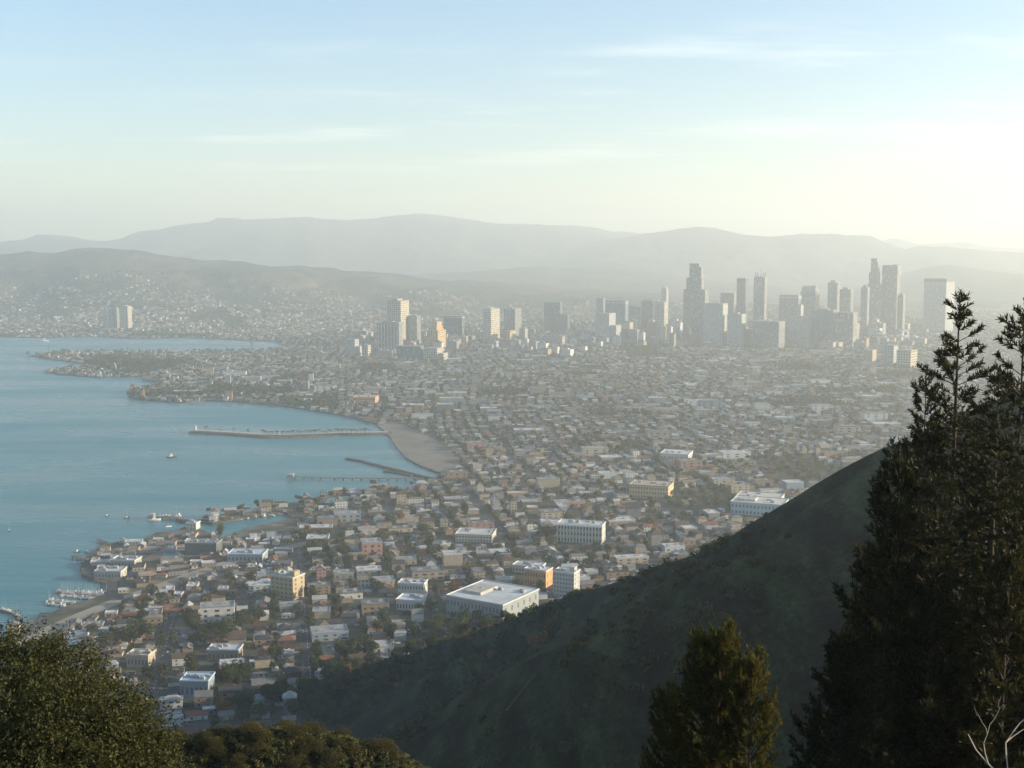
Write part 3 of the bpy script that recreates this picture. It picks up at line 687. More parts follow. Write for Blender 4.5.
for a, b in ((168, 557), (178, 557), (332, 501), (345, 500)): g = G(a, b); FP_EXCL.append((g[0], g[1], 13.0))
excl = np.array(FP_EXCL)
for k in range(300):
    px, py = rnd.uniform(150, 900), rnd.choice((rnd.uniform(352, 420), rnd.uniform(400, 640))); g = G(px, py); pi = rnd.choice((8, 9, 10, 11, 12))
    sx_ = rnd.uniform(1.4, 2.8) if py < 470 else rnd.uniform(1.1, 1.7); sy_ = rnd.uniform(1.1, 1.8) if py < 470 else rnd.uniform(1, 1.3); rr_ = PROTOS[pi][1] * sx_ * .5
    if inside(POLY, [g[0] - rr_ - 8], [g[1]])[0] and inside(POLY, [g[0] - 30], [g[1] - 30])[0] and not inside(beachc, [g[0]], [g[1]])[0] and hill_ok(g[0], g[1]) and free(g[0], g[1], rr_) and not (px < 300 and py < 600 and py > 500):
        BLD.append((pi, g[0], g[1], (HEAD if g[1] < 1900 else .07) + rnd.gauss(0, .04), (sx_, sy_, rnd.uniform(.9, 1.5)), choose([5, 4, 3, 3, 2, 1, 1, .5, 3]), choose([5, 5, 3, 2, .5])))
        FP_EXCL.append((g[0], g[1], rr_)); excl = np.array(FP_EXCL)
def quadstrip(b, p, q_, w_, z):
    p, q_ = np.array(p), np.array(q_); d = q_ - p; L = np.hypot(*d); n_ = np.array([-d[1], d[0]]) / L * w_ / 2
    b.add([(*(p - n_), z), (*(q_ - n_), z), (*(q_ + n_), z), (*(p + n_), z)], [(0, 1, 2, 3)])
def gen(fr, head, vmin, vmax, umin, umax, BW, BL, SW, nl, nrow, ymin, ymax, slabs):
    pu, pv = BW + SW, BL + SW
    iu = range(int(umin // pu) - 1, int(umax // pu) + 2); iv = range(int(vmin // pv) - 1, int(vmax // pv) + 2)
    for i in iu:
        for j in iv:
            u0, v0 = i * pu + SW / 2, j * pv + SW / 2
            cx, cy = fr(u0 + BW / 2, v0 + BL / 2)
            if cy < 400 or abs(cx) > cy * .52 + 120: continue
            if cy < ymin - 80 or cy > ymax + 80: continue
            cor = [fr(u0, v0), fr(u0 + BW, v0), fr(u0 + BW, v0 + BL), fr(u0, v0 + BL)]
            cs = np.array(cor)
            ins = inside(POLY, cs[:, 0], cs[:, 1]); inb = inside(beachc, cs[:, 0], cs[:, 1])
            okk = ins.all() and not inb.any() and ymin <= cy < ymax
            if slabs and okk and hill_ok(cx, cy) and not inside(HARB, cs[:, 0], cs[:, 1]).any():
                slab.prism(cor, 1.5, 2.12)
                quadstrip(road, fr(u0 - SW / 2, v0 - SW / 2), fr(u0 - SW / 2, v0 + BL + SW / 2), 8, 2.02)
                quadstrip(road, fr(u0 + 0 - SW / 2 + 4.01, v0 - SW / 2), fr(u0 + BW + SW / 2 - 4.01, v0 - SW / 2), 8, 2.024)
                for k in range(int(BL // 8)): quadstrip(dash, fr(u0 - SW / 2, v0 + k * 8), fr(u0 - SW / 2, v0 + k * 8 + 3), .3, 2.03)
                for k in range(4):
                    if rnd.random() < .5: CARS.append((*fr(u0 - SW / 2 + rnd.choice((-2.9, 2.9)), v0 + rnd.random() * BL), head + math.pi / 2 * 1))
                    if rnd.random() < .35: CARS.append((*fr(u0 + rnd.random() * BW, v0 - SW / 2 + rnd.choice((-2.9, 2.9))), head))
            lw, ll = BW / nl, BL / nrow
            dens = .5 + .5 * float(vn(cx / 260 + 5, cy / 260))
            park = float(vn(cx / 190 + 40, cy / 190 + 11)) > .79
            comm = float(vn(cx / 300 + 80, cy / 300 + 31))
            a = 0
            for rr in range(nrow):
                a = 0
                while a < nl:
                    big_ = rnd.random() < .13 + .5 * max(0, comm - .5)
                    u, v = u0 + (a + .5) * lw, v0 + (rr + .5) * ll
                    x, y = fr(u + rnd.uniform(-2.5, 2.5), v + rnd.uniform(-3.5, 3.5)); a += 1
                    if not (ymin <= y < ymax) or abs(x) > y * .47 + 60: continue
                    if not inside(POLY, [x], [y])[0] or inside(beachc, [x], [y])[0]: continue
                    if park:
                        for _ in range(2): TRE.append((x + rnd.uniform(-7, 7), y + rnd.uniform(-7, 7), rnd.uniform(.8, 1.5)))
                        continue
                    if not hill_ok(x, y) or not free(x, y, 9) or inside(HARB, [x], [y])[0]: continue
                    rot = head
                    if rnd.random() < .88:
                        rot = head + (0 if rnd.random() < .62 else math.pi / 2) + (math.pi if rnd.random() < .2 else 0) * 0 + rnd.gauss(0, .03)
                        if big_: pi = 8 + rnd.randrange(5)
                        else: pi = rnd.randrange(8)
                        k_ = .92 if lw < 17 else 1.0
                        sx_, sy_ = rnd.uniform(.65, 1.3) * (1 if y < YS else .9), rnd.uniform(.7, 1.05) * k_
                        if big_: sx_ = min(sx_, 1.3)
                        if big_ and comm > .7: sx_ *= 1.3
                        BLD.append((pi, x, y, rot, (sx_, sy_, rnd.uniform(.7, 1.1) * (1 if rnd.random() < .96 else 2.2)), choose(WP), choose(RP if pi < 8 else FP)))
                    for _ in range(2):
                        if rnd.random() < .8: SHED.append((*fr(u + rnd.uniform(-.5, .5) * lw, v + rnd.uniform(-.6, .6) * ll), rot))
                    for _ in range(2):
                        if rnd.random() < .6:
                            tx, ty = fr(u + rnd.choice((-1, 1)) * lw * rnd.uniform(.4, .6), v + rnd.uniform(-.6, .6) * ll); TRE.append((tx, ty, rnd.uniform(.4, 1.1) if rnd.random() < .85 else rnd.uniform(1.1, 1.5)))
YS = 1900
HARB = np.array([G(a, b)[:2] for a, b in [(40, 645), (60, 600), (78, 585), (76, 560), (100, 540), (150, 528), (185, 520), (240, 530), (296, 516), (302, 545), (290, 572), (215, 580), (160, 590), (130, 606), (110, 640), (80, 655)]])
gen(near, HEAD, -700, 1500, -900, 1100, 96, 60, 11, 5, 3, 560, YS, True)
gen(far, FAR_HEAD, -1200, 3600, -2800, 2800, 92, 62, 9, 5, 4, YS, 4700, False)
struct('pavement', slab.mesh('pavement', M['yard'])); struct('road', road.mesh('road', M['asphalt'])); struct('road_marking', dash.mesh('road_marking', M['paint']))
# coast roads
def polyroad(name, pxs, w_, z, m):
    b = MB(); pts = [G(a, c)[:2] for a, c in pxs]; n_ = len(pts); vs = []
    for i, p in enumerate(pts):
        d = pts[min(i + 1, n_ - 1)] - pts[max(i - 1, 0)]; d = d / np.hypot(*d); nn = np.array([-d[1], d[0]]) * w_ / 2
        vs += [(*(p - nn), z), (*(p + nn), z)]
    b.add(vs, [(2 * i, 2 * i + 2, 2 * i + 3, 2 * i + 1) for i in range(n_ - 1)]); struct(name, b.mesh(name, m))
polyroad('coast_road', COAST_ROAD, 15, 2.14, M['roadtan'])
polyroad('coast_road', [(118, 600), (112, 588), (118, 572), (135, 560), (160, 548), (190, 541)], 11, 2.148, M['asphalt'])

yards = [([(84, 572), (96, 560), (124, 556), (150, 562), (140, 574), (110, 579)], M['asphalt']), ([(204, 552), (236, 546), (286, 549), (290, 566), (232, 576), (205, 574)], M['asphalt']),
         ([(100, 553), (122, 547), (176, 540), (204, 543), (200, 549), (150, 553)], M['roadtan']), ([(60, 640), (96, 618), (140, 604), (150, 612), (118, 640), (84, 652)], M['roadtan']),
         ([(150, 600), (200, 585), (262, 575), (268, 584), (206, 598), (160, 612)], M['asphalt'])]
for k, (pp, mm) in enumerate(yards): struct('yard', MB().prism([tuple(G(a, b)[:2]) for a, b in pp], 1.2, 2.09 + k * .004).mesh('yard', mm))
for pp, n1, n2 in (([(92, 574), (102, 562), (140, 563), (134, 574)], 5, 13), ([(66, 640), (92, 622), (124, 612), (100, 636)], 4, 12), ([(160, 604), (200, 590), (240, 582), (208, 594)], 2, 16)):
    q_ = [G(a, b)[:2] for a, b in pp]
    for i in range(n1):
        for j in range(n2):
            u_, v_ = (i + .5) / n1, (j + .5) / n2
            if rnd.random() < .8:
                p_ = (q_[0] * (1 - v_) + q_[3] * v_) * (1 - u_) + (q_[1] * (1 - v_) + q_[2] * v_) * u_; CARS.append((p_[0], p_[1], HEAD + math.pi / 2 + rnd.gauss(0, .04)))
for k in range(900):     # low sheds and shops of the harbour quarter
    px, py = rnd.choice(((rnd.uniform(86, 135), rnd.uniform(548, 572)), (rnd.uniform(86, 135), rnd.uniform(548, 560)), (rnd.uniform(120, 200), rnd.uniform(536, 552)), (rnd.uniform(110, 190), rnd.uniform(588, 616)), (rnd.uniform(180, 290), rnd.uniform(576, 592)), (rnd.uniform(60, 130), rnd.uniform(618, 650)), (rnd.uniform(215, 300), rnd.uniform(536, 548)), (rnd.uniform(208, 288), rnd.uniform(550, 575)), (rnd.uniform(208, 288), rnd.uniform(550, 575)), (rnd.uniform(130, 205), rnd.uniform(562, 585))))
    g = G(px, py)
    if free(g[0], g[1], 3) and inside(POLY, [g[0]], [g[1]])[0] and inside(POLY, [g[0] - 9], [g[1]])[0] and not any(math.hypot(b[1] - g[0], b[2] - g[1]) < 12 for b in BLD):
        s_ = rnd.uniform(.5, .85); BLD.append((rnd.choice((8, 8, 11, 0, 1, 4)), g[0], g[1], HEAD + rnd.choice((0, 1.57)) + rnd.gauss(0, .1), (s_ * rnd.uniform(.9, 1.5), s_, rnd.uniform(.7, .95)), choose([3, 4, 3, 2, 1, 2, 1, 1, 3]), rnd.choice((0, 0, 1, 1, 3, 4))))
# ------------------------------------------------------------------ trees
def crown_geo(seed, n_, R, Hc, z0, leaf, lob=7, flat=1.0):
    r = np.random.RandomState(seed)
    cen = r.normal(0, 1, (lob, 3)); cen /= np.linalg.norm(cen, axis=1)[:, None]; cen *= r.uniform(.25, .62, (lob, 1)); rr = r.uniform(.38, .6, lob)
    which = r.randint(0, lob, n_); d = r.normal(0, 1, (n_, 3)); d /= np.linalg.norm(d, axis=1)[:, None]
    rad_ = r.uniform(.55, 1.0, n_) ** .5
    p = cen[which] + d * (rr[which] * rad_)[:, None]
    p[:, :2] *= R; p[:, 2] = z0 + Hc / 2 + p[:, 2] * Hc / 2
    return p, leafquads(p, leaf, r)
def leafquads(p, leaf, r, updown=None):
    n_ = len(p); a = r.normal(0, 1, (n_, 3)); a /= np.linalg.norm(a, axis=1)[:, None]
    b = np.cross(a, r.normal(0, 1, (n_, 3))); b /= np.linalg.norm(b, axis=1)[:, None]
    s = leaf * r.uniform(.6, 1.25, (n_, 1)); c = np.cross(a, b)
    V = np.stack([p - a * s, p - b * s * .5 + c * s * .15, p + a * s, p + b * s * .5 + c * s * .15], 1).reshape(-1, 3)
    L = np.arange(n_ * 4); return V, L
def tree_proto(seed, n_, R, Hc, z0, leaf, m):
    _, (V, L) = crown_geo(seed, n_, R, Hc, z0, leaf)
    cr = mesh_arrays('crown', V, L, np.full(n_, 4), m)
    b = MB(); b.tube([(0, 0, -1), (0, 0, z0), (.2, .1, z0 + Hc * .6)], [R * .09, R * .065, R * .02])
    r = random.Random(seed)
    for k in range(5):
        an = r.random() * 6.28; b.tube([(0, 0, z0 * .8), (math.cos(an) * R * .35, math.sin(an) * R * .35, z0 + Hc * .3), (math.cos(an) * R * .6, math.sin(an) * R * .6, z0 + Hc * .5)], [R * .045, R * .03, R * .01], 4)
    return cr, b.mesh('trunk', M['bark'])
TP = [tree_proto(100 + k, 620, r_, h_, z_, .62, M['leaf'] if k != 5 else M['leaf_rust']) for k, (r_, h_, z_) in enumerate([(5.0, 8, 2.2), (4.2, 9.5, 2.5), (6, 8, 2.2), (3.2, 11, 2.0), (5, 7, 2.0), (4.2, 6.5, 2.0)])]
KINDT = ['round dark green tree', 'tall oval green tree', 'broad spreading green tree', 'narrow upright dark tree', 'low bushy green tree', 'rusty brown tree']
def make_tree(k, x, y, s, z=2.0):
    t = link('tree', None, None, (x, y, z), rnd.random() * 6.28); t.scale = (s, s, s * rnd.uniform(.85, 1.15))
    link('trunk', TP[k][1], t); link('crown', TP[k][0], t)
    PIECES.append([t, KINDT[k], x, y, z + 6, 'tree'])
# extra dark clumps of big trees seen in the near city
for cx, cy, n_, sp in [(322, 700, 14, 22), (335, 688, 10, 20), (318, 716, 12, 22), (345, 678, 8, 16), (215, 640, 16, 30), (190, 632, 8, 20), (250, 628, 8, 25), (110, 648, 8, 22), (140, 640, 8, 20), (220, 533, 5, 12), (328, 545, 10, 30), (300, 540, 8, 25), (350, 560, 8, 28), (430, 548, 8, 30), (455, 650, 10, 25),
                       (445, 632, 8, 22), (385, 490, 9, 26), (400, 494, 5, 20), (300, 592, 9, 22), (330, 560, 9, 25), (240, 680, 6, 15), (228, 690, 3, 8), (595, 560, 7, 25), (615, 525, 7, 30), (340, 700, 8, 20), (280, 700, 8, 20), (240, 718, 7, 20),
                       (700, 480, 9, 40), (740, 470, 8, 40), (560, 500, 8, 40), (480, 600, 4, 15), (430, 615, 4, 12), (395, 635, 5, 18), (360, 655, 5, 15), (160, 605, 5, 18), (450, 520, 6, 30), (520, 545, 8, 30)]:
    for _ in range(n_):
        g = G(cx + rnd.gauss(0, sp * .45), cy + rnd.gauss(0, 4.5)); 
        if inside(POLY, [g[0]], [g[1]])[0]: TRE.append((g[0], g[1], rnd.uniform(.9, 1.5)))

def visible(x, y, z):
    """is the point in frame and not behind the near hill, the bush or the pines"""
    px, py = proj(x, y, z)
    if not (2 < px < 1022 and py < 766): return False
    if px < 172 and py > 640 + (max(0, px - 60) * .6): return False
    edge = np.interp(py, [290, 400, 450, 500, 560, 640, 768], [940, 905, 890, 872, 855, 818, 800])
    if px > edge: return False
    if 655 < px < 775 and py > 650: return False
    t = np.linspace(.02, .97, 90); return bool((terrain(x * t, y * t) < H0 + (z - H0) * t - .3).all())

def score(x, y, r): return r / math.hypot(x, y)
bl = sorted(range(len(BLD)), key=lambda i: -(BLD[i][4][0] * (1.25 if BLD[i][0] > 7 else 1)) / math.hypot(BLD[i][1], BLD[i][2]))
hs, fs_, restB = [], [], []
for i in bl:
    b = BLD[i]; tgt = hs if b[0] < 8 else fs_; lim = 290 if b[0] < 8 else 210
    if len(tgt) < lim and visible(b[1], b[2], 2 + PROTOS[b[0]][3] * .9): tgt.append(b)
    else: restB.append(b)
for lst in (hs, fs_):
    for k, b in enumerate(lst):
        make_building(*b, detail=3 if k < 30 else (2 if k < 80 else 1))
tl = sorted(TRE, key=lambda t: -t[2] / math.hypot(t[0], t[1])); nt_, restT = 0, []
for t in tl:
    if nt_ < 250 and visible(t[0], t[1], 9 * t[2]) and free(t[0], t[1], 0):
        make_tree(choose([4, 3, 4, 2, 4, .8]), *t, z=max(2.0, float(terrain(t[0], t[1])))); nt_ += 1
    else: restT.append(t)

# all the other houses, too many to single out
def instances(geoms, which, pos, rot, scl, gcol):
    """geoms: list of (V, L, T, faceGroup). gcol: list of arrays (N,3), one per face group"""
    Vs, Ls, Ts, Cs, MI, off = [], [], [], [], [], 0
    for gi, (V, L, T, g) in enumerate(geoms):
        k = np.where(which == gi)[0]
        if len(k) == 0: continue
        c, s = np.cos(rot[k])[:, None], np.sin(rot[k])[:, None]
        v = V[None] * scl[k][:, None, :]
        x = v[..., 0] * c - v[..., 1] * s + pos[k, 0][:, None]; y = v[..., 0] * s + v[..., 1] * c + pos[k, 1][:, None]; z = v[..., 2] + pos[k, 2][:, None]
        Vs.append(np.stack([x, y, z], -1).reshape(-1, 3)); Ls.append((L[None] + len(V) * np.arange(len(k))[:, None] + off).ravel())
        Ts.append(np.tile(T, len(k))); MI.append(np.tile(g, len(k)))
        col = np.stack([gc[k] for gc in gcol], 1)[:, g]; Cs.append(col.reshape(-1, 3)); off += len(V) * len(k)
    return np.concatenate(Vs), np.concatenate(Ls), np.concatenate(Ts), np.concatenate(MI), np.concatenate(Cs)
geoms = []
for wl, rf in GEO:
    a, b = wl.arrays(), rf.arrays()
    geoms.append((np.vstack([a[0], b[0]]), np.concatenate([a[1], b[1] + len(a[0])]), np.concatenate([a[2], b[2]]), np.concatenate([a[3] * 0, b[3] * 0 + 1])))
rows = [(b[0], b[1], b[2], 2.0, b[3], *b[4], *WALLS[b[5]][1], *((ROOFS if b[0] < 8 else FLATR)[b[6]][1])) for b in restB]
for x, y, a in SHED:      # garages and sheds between them
    if y < 3600 and inside(POLY, [x], [y])[0] and not inside(beachc, [x], [y])[0] and not inside(HARB, [x], [y])[0] and hill_ok(x, y) and free(x, y, 3):
        s_ = rnd.uniform(.28, .5); rows.append((rnd.randrange(13), x, y, 2.0, a, s_ * rnd.uniform(.8, 1.6), s_, s_ * rnd.uniform(.9, 1.2), *WALLS[choose(WP)][1], *FLATR[choose(FP)][1]))
# hillside houses beyond the bay and the hazy flats beyond downtown
def scatter(n_, f, dmin, dmax, qmin, qmax, big_=1.0):
    D = np.sqrt(npr.uniform(dmin ** 2, dmax ** 2, n_)); x = D * npr.uniform(qmin, qmax, n_); z = f(x, D)
    ok = (vn(x / 170 + 9, D / 170) > .30) & inside(POLY, x, D)
    for a, b, c in zip(x[ok], D[ok], z[ok]):
        if math.hypot(0, 0) == 0 and not free(a, b, 4): continue
        pi = rnd.randrange(13); wc = WALLS[choose([2, 5, 4, 3, 1, 1, 1, 1, 5])][1]; rc = (ROOFS if pi < 8 else FLATR)[choose(RP if pi < 8 else FP)][1]
        s_ = rnd.uniform(.5, 1.0) * big_
        rows.append((pi, a, b, c, rnd.choice((.3, -.25, 1.87, 1.3)) + rnd.gauss(0, .1), s_, s_, s_ * 1.1, *wc, *rc))
scatter(5200, lambda x, D: np.maximum(R1.h(x, D), 2), 4560, 5600, -.50, -.10)
scatter(4200, lambda x, D: np.maximum(R1.h(x, D), 2), 5200, 6500, -.50, .0)
scatter(3800, lambda x, D: np.maximum(R1.h(x, D), 2), 4700, 6600, -.1, .5, 1.2)
rw = np.array(rows)
V, L, T, MI, CO = instances(geoms, rw[:, 0].astype(int), rw[:, 1:4], rw[:, 4], rw[:, 5:8], [rw[:, 8:11], rw[:, 11:14]])
tag(link('distant_houses', mesh_arrays('distant_houses', V, L, T, [M['fwall'], M['froof']], MI, CO)), kind='stuff')

tg = []
for s_, nn_ in ((301, 90), (302, 90), (303, 90), (304, 36), (305, 36)):
    _, (v_, l_) = crown_geo(s_, nn_, 4.6, 8, 1.0, 1.25 if nn_ > 50 else 2.0, 5); tg.append((v_, l_, np.full(nn_, 4), np.zeros(nn_, int)))
rows = []
for x, y, s_ in restT:
    if not (abs(x) < y * .5 + 80): continue
    rows.append((rnd.randrange(3) if y < 2300 else 3 + rnd.randrange(2), x, y, max(2.0, float(terrain(x, y))) if y < 1100 else 2.0, rnd.random() * 6.28, s_, s_, s_, rnd.random()))
def scatter_t(n_, f, dmin, dmax, qmin, qmax):
    D = np.sqrt(npr.uniform(dmin ** 2, dmax ** 2, n_)); x = D * npr.uniform(qmin, qmax, n_); z = f(x, D); ok = inside(POLY, x, D)
    for a, b, c in zip(x[ok], D[ok], z[ok]): rows.append((3 + rnd.randrange(2), a, b, c, rnd.random() * 6, 1.5, 1.5, 1.1, rnd.random()))
scatter_t(7000, lambda x, D: np.maximum(R1.h(x, D), 2), 4560, 6600, -.5, .5)
rw = np.array(rows); h_ = rw[:, 8:9]
LC = np.where(h_ < .12, np.array([[.13, .075, .035]]), np.array([[.022, .038, .016]]) + h_ * np.array([[.055, .055, .022]]))
V, L, T, MI, CO = instances(tg, rw[:, 0].astype(int), rw[:, 1:4], rw[:, 4], rw[:, 5:8], [LC])
tag(link('distant_trees', mesh_arrays('distant_trees', V, L, T, M['leaf_far'], None, CO)), kind='stuff')

# mid-rise blocks packed round the foot of the towers
MR = []
for k in range(7):
    w_, d_, h_ = [(26, 22, 30), (40, 18, 22), (22, 20, 46), (34, 28, 26), (18, 18, 60), (30, 24, 72), (44, 26, 52)][k]
    wall = MB().box(-w_ / 2, w_ / 2, -d_ / 2, d_ / 2, 0, h_).mesh('wall', M['bwall'])
    roof = MB().box(-w_ / 2 - .3, w_ / 2 + .3, -d_ / 2 - .3, d_ / 2 + .3, h_ + .003, h_ + .8).box(-w_ * .2, w_ * .15, -d_ * .25, d_ * .2, h_ + .801, h_ + 4.2).mesh('roof', M['roof'])
    MR.append((wall, roof, ['boxy', 'wide low', 'tall', 'bulky', 'slender', 'high', 'massive'][k], h_, w_))
cnt = 0; tries = 0
while cnt < 235 and tries < 6000:
    tries += 1
    if rnd.random() < .7: px, py = rnd.uniform(585, 925), rnd.gauss(340, 5.5)
    else: px, py = rnd.uniform(345, 600), rnd.gauss(347, 6)
    if not 328 < py < (350 if px > 590 else 358): continue
    g = G(px, py)
    k = choose([3, 3, 3, 3, 2, 1.6, 2] if 600 < px < 880 else [4, 4, .5, 3, .1, 0, 0])
    if not free(g[0], g[1], 6) or not inside(POLY, [g[0]], [g[1]])[0]: continue
    wc = choose([5, 4, 2, 4, 2, .5, .3, .5, 3]); rc = choose(FP)
    t = link('mid_rise_block', None, None, (g[0], g[1], 2.0), -math.atan2(g[0], g[1]) - math.radians(rnd.uniform(14, 30)))
    s_ = rnd.uniform(.8, 1.15); t.scale = (s_, s_, s_ * rnd.uniform(.7, 1.2))
    link('wall', MR[k][0], t, color=WALLS[wc][1]); link('roof', MR[k][1], t, color=FLATR[rc][1])
    FP_EXCL.append((g[0], g[1], MR[k][4] * .62)); excl = np.array(FP_EXCL)
    PIECES.append([t, f"{MR[k][2]} {WALLS[wc][0]} mid rise with {FLATR[rc][0]} roof", g[0], g[1], 2 + MR[k][3] * .6, 'mid rise']); cnt += 1

# ------------------------------------------------------------------ cars
CB = MB(); CB.add([(-2.2, -.88, .35), (2.2, -.88, .35), (2.2, .88, .35), (-2.2, .88, .35), (-2.25, -.9, .8), (2.25, -.9, .72), (2.25, .9, .72), (-2.25, .9, .8), (-2.1, -.8, .98), (2.0, -.78, .86), (2.0, .78, .86), (-2.1, .8, .98)],
    [(3, 2, 1, 0), (0, 1, 5, 4), (1, 2, 6, 5), (2, 3, 7, 6), (3, 0, 4, 7), (4, 5, 9, 8), (5, 6, 10, 9), (6, 7, 11, 10), (7, 4, 8, 11), (8, 9, 10, 11)])
CARB = CB.mesh('body', M['carpaint'])
CARC = MB().box(-1.5, 1.0, -.76, .76, .95, 1.42, 0, .45, .12).mesh('cabin', M['glass'])
WH = MB().tube([(0, -.11, 0), (0, .11, 0)], .33, 10).mesh('wheel', M['dark'])
CCOL = [('white', (.72, .72, .72)), ('black', (.02, .02, .022)), ('silver', (.45, .46, .48)), ('red', (.40, .03, .02)), ('blue', (.04, .10, .28)), ('grey', (.15, .16, .17))]
rnd.shuffle(CARS); CARS = sorted([c for c in CARS if math.hypot(c[0], c[1]) < 1330 and hill_ok(c[0], c[1]) and visible(c[0], c[1], 3)], key=lambda c: math.hypot(c[0], c[1]))[:200]
for x, y, a in CARS:
    k = choose([4, 3, 3, 1, 1, 3]); t = link('parked_car', None, None, (x, y, 2.03), a)
    link('body', CARB, t, color=CCOL[k][1]); link('cabin', CARC, t)
    for wx in (-1.35, 1.35):
        for wy in (-.82, .82): link('wheel', WH, t, (wx, wy, .33))
    PIECES.append([t, CCOL[k][0] + ' car parked on the street', x, y, 3, 'car'])

# ------------------------------------------------------------------ breakwater, piers, jetties
def rock_strip(b, pts, w_, top, z0=-1.5, seed=1):
    r = random.Random(seed); pts = [np.array(p) for p in pts]; dense = []
    for a, c in zip(pts[:-1], pts[1:]):
        n_ = max(1, int(np.hypot(*(c - a)) / 6)); dense += [a + (c - a) * i / n_ for i in range(n_)]
    dense.append(pts[-1]); vs = []; n_ = len(dense)
    for i, p in enumerate(dense):
        d = dense[min(i + 1, n_ - 1)] - dense[max(i - 1, 0)]; d = d / np.hypot(*d); nn = np.array([-d[1], d[0]])
        for s_, z_ in ((-1, z0), (-.72, top * .6), (-.5, top), (.5, top), (.72, top * .6), (1, z0)):
            j = r.uniform(-.9, .9) if abs(s_) > .6 else r.uniform(-.3, .3)
            vs.append((*(p + nn * (s_ * w_ / 2 + j)), z_ + (r.uniform(-.5, .5) if 0 < z_ < top else 0)))
    fs = [(i * 6 + k + 1, i * 6 + k, (i + 1) * 6 + k, (i + 1) * 6 + k + 1)[::-1] for i in range(n_ - 1) for k in range(5)]
    fs += [(0, 1, 2, 3, 4, 5), tuple((n_ - 1) * 6 + k for k in range(6))[::-1]]
    b.add(vs, fs); return dense
W0 = lambda a, b_: G(a, b_, 0)[:2]
t = thing('breakwater', 'long low rock breakwater with palms across the bay', 'breakwater', (*W0(290, 435), 0))
def child_abs(name, me, t, **k):
    o = link(name, me, t); o.location = (-t.location[0], -t.location[1], -t.location[2]); return o
b = MB(); rock_strip(b, [W0(193, 432.5), W0(230, 434.5), W0(268, 437.5), W0(300, 437), W0(340, 435), W0(392, 434)], 34, 3.4)
child_abs('rock_wall', b.mesh('rock_wall', M['rock']), t)
b = MB(); rr_ = [W0(196, 432), W0(232, 434), W0(268, 436.5), W0(300, 436.3), W0(340, 434.5), W0(388, 433.8)]
for i in range(5): quadstrip(b, rr_[i], rr_[i + 1], 12, 3.5)
child_abs('walkway', b.mesh('walkway', M['concrete']), t)
child_abs('end_light', MB().tube([(*rr_[0], 3.4), (*rr_[0], 10)], [1.2, .8]).tube([(*rr_[0], 10.01), (*rr_[0], 12.5)], [1.2, .3]).mesh('end_light', M['white']), t)

def frond_crown(seed, n_=16, Ln=3.4):
    b = MB(); r = random.Random(seed)
    for k in range(n_):
        a = 2 * math.pi * k / n_ + r.uniform(-.2, .2); up = r.uniform(-.1, .9); pts = []
        for i in range(6):
            s_ = i / 5; pts.append((math.cos(a) * Ln * s_ * .95, math.sin(a) * Ln * s_ * .95, up * Ln * .5 * s_ - Ln * .55 * s_ * s_ * (1.2 - up * .3)))
        wv = [.1, .42, .5, .42, .28, .04]; nx_, ny_ = -math.sin(a), math.cos(a)
        vs = []
        for (x, y, z), q_ in zip(pts, wv): vs += [(x + nx_ * q_, y + ny_ * q_, z - q_ * .35), (x, y, z), (x - nx_ * q_, y - ny_ * q_, z - q_ * .35)]
        b.add(vs, [f for i in range(5) for f in ((i * 3, i * 3 + 3, i * 3 + 4, i * 3 + 1), (i * 3 + 1, i * 3 + 4, i * 3 + 5, i * 3 + 2))])
    return b
PCR = [frond_crown(k).mesh('crown', M['palm']) for k in range(3)]
PTR = MB().tube([(0, 0, -.5), (.1, 0, 3), (.25, .1, 6.5)], [.32, .24, .2]).mesh('trunk', M['bark'])
for k in range(44):
    px = 262 + k * 2.75 + rnd.uniform(-1, 1) if k < 40 else 206 + (k - 40) * 14
    g = G(px, np.interp(px, [196, 268, 300, 390], [431.3, 435.3, 435.2, 432.9]), 3.4); g[1] += rnd.uniform(-3, 3)
    t = link('palm_tree', None, None, (g[0], g[1], 3.3), rnd.random() * 6.28); s_ = rnd.uniform(.9, 1.5); t.scale = (s_, s_, s_)
    link('trunk', PTR, t); link('crown', PCR[k % 3], t, (.25, .1, 6.5))
    PIECES.append([t, 'palm growing on the rock breakwater', g[0], g[1], 9, 'palm tree'])

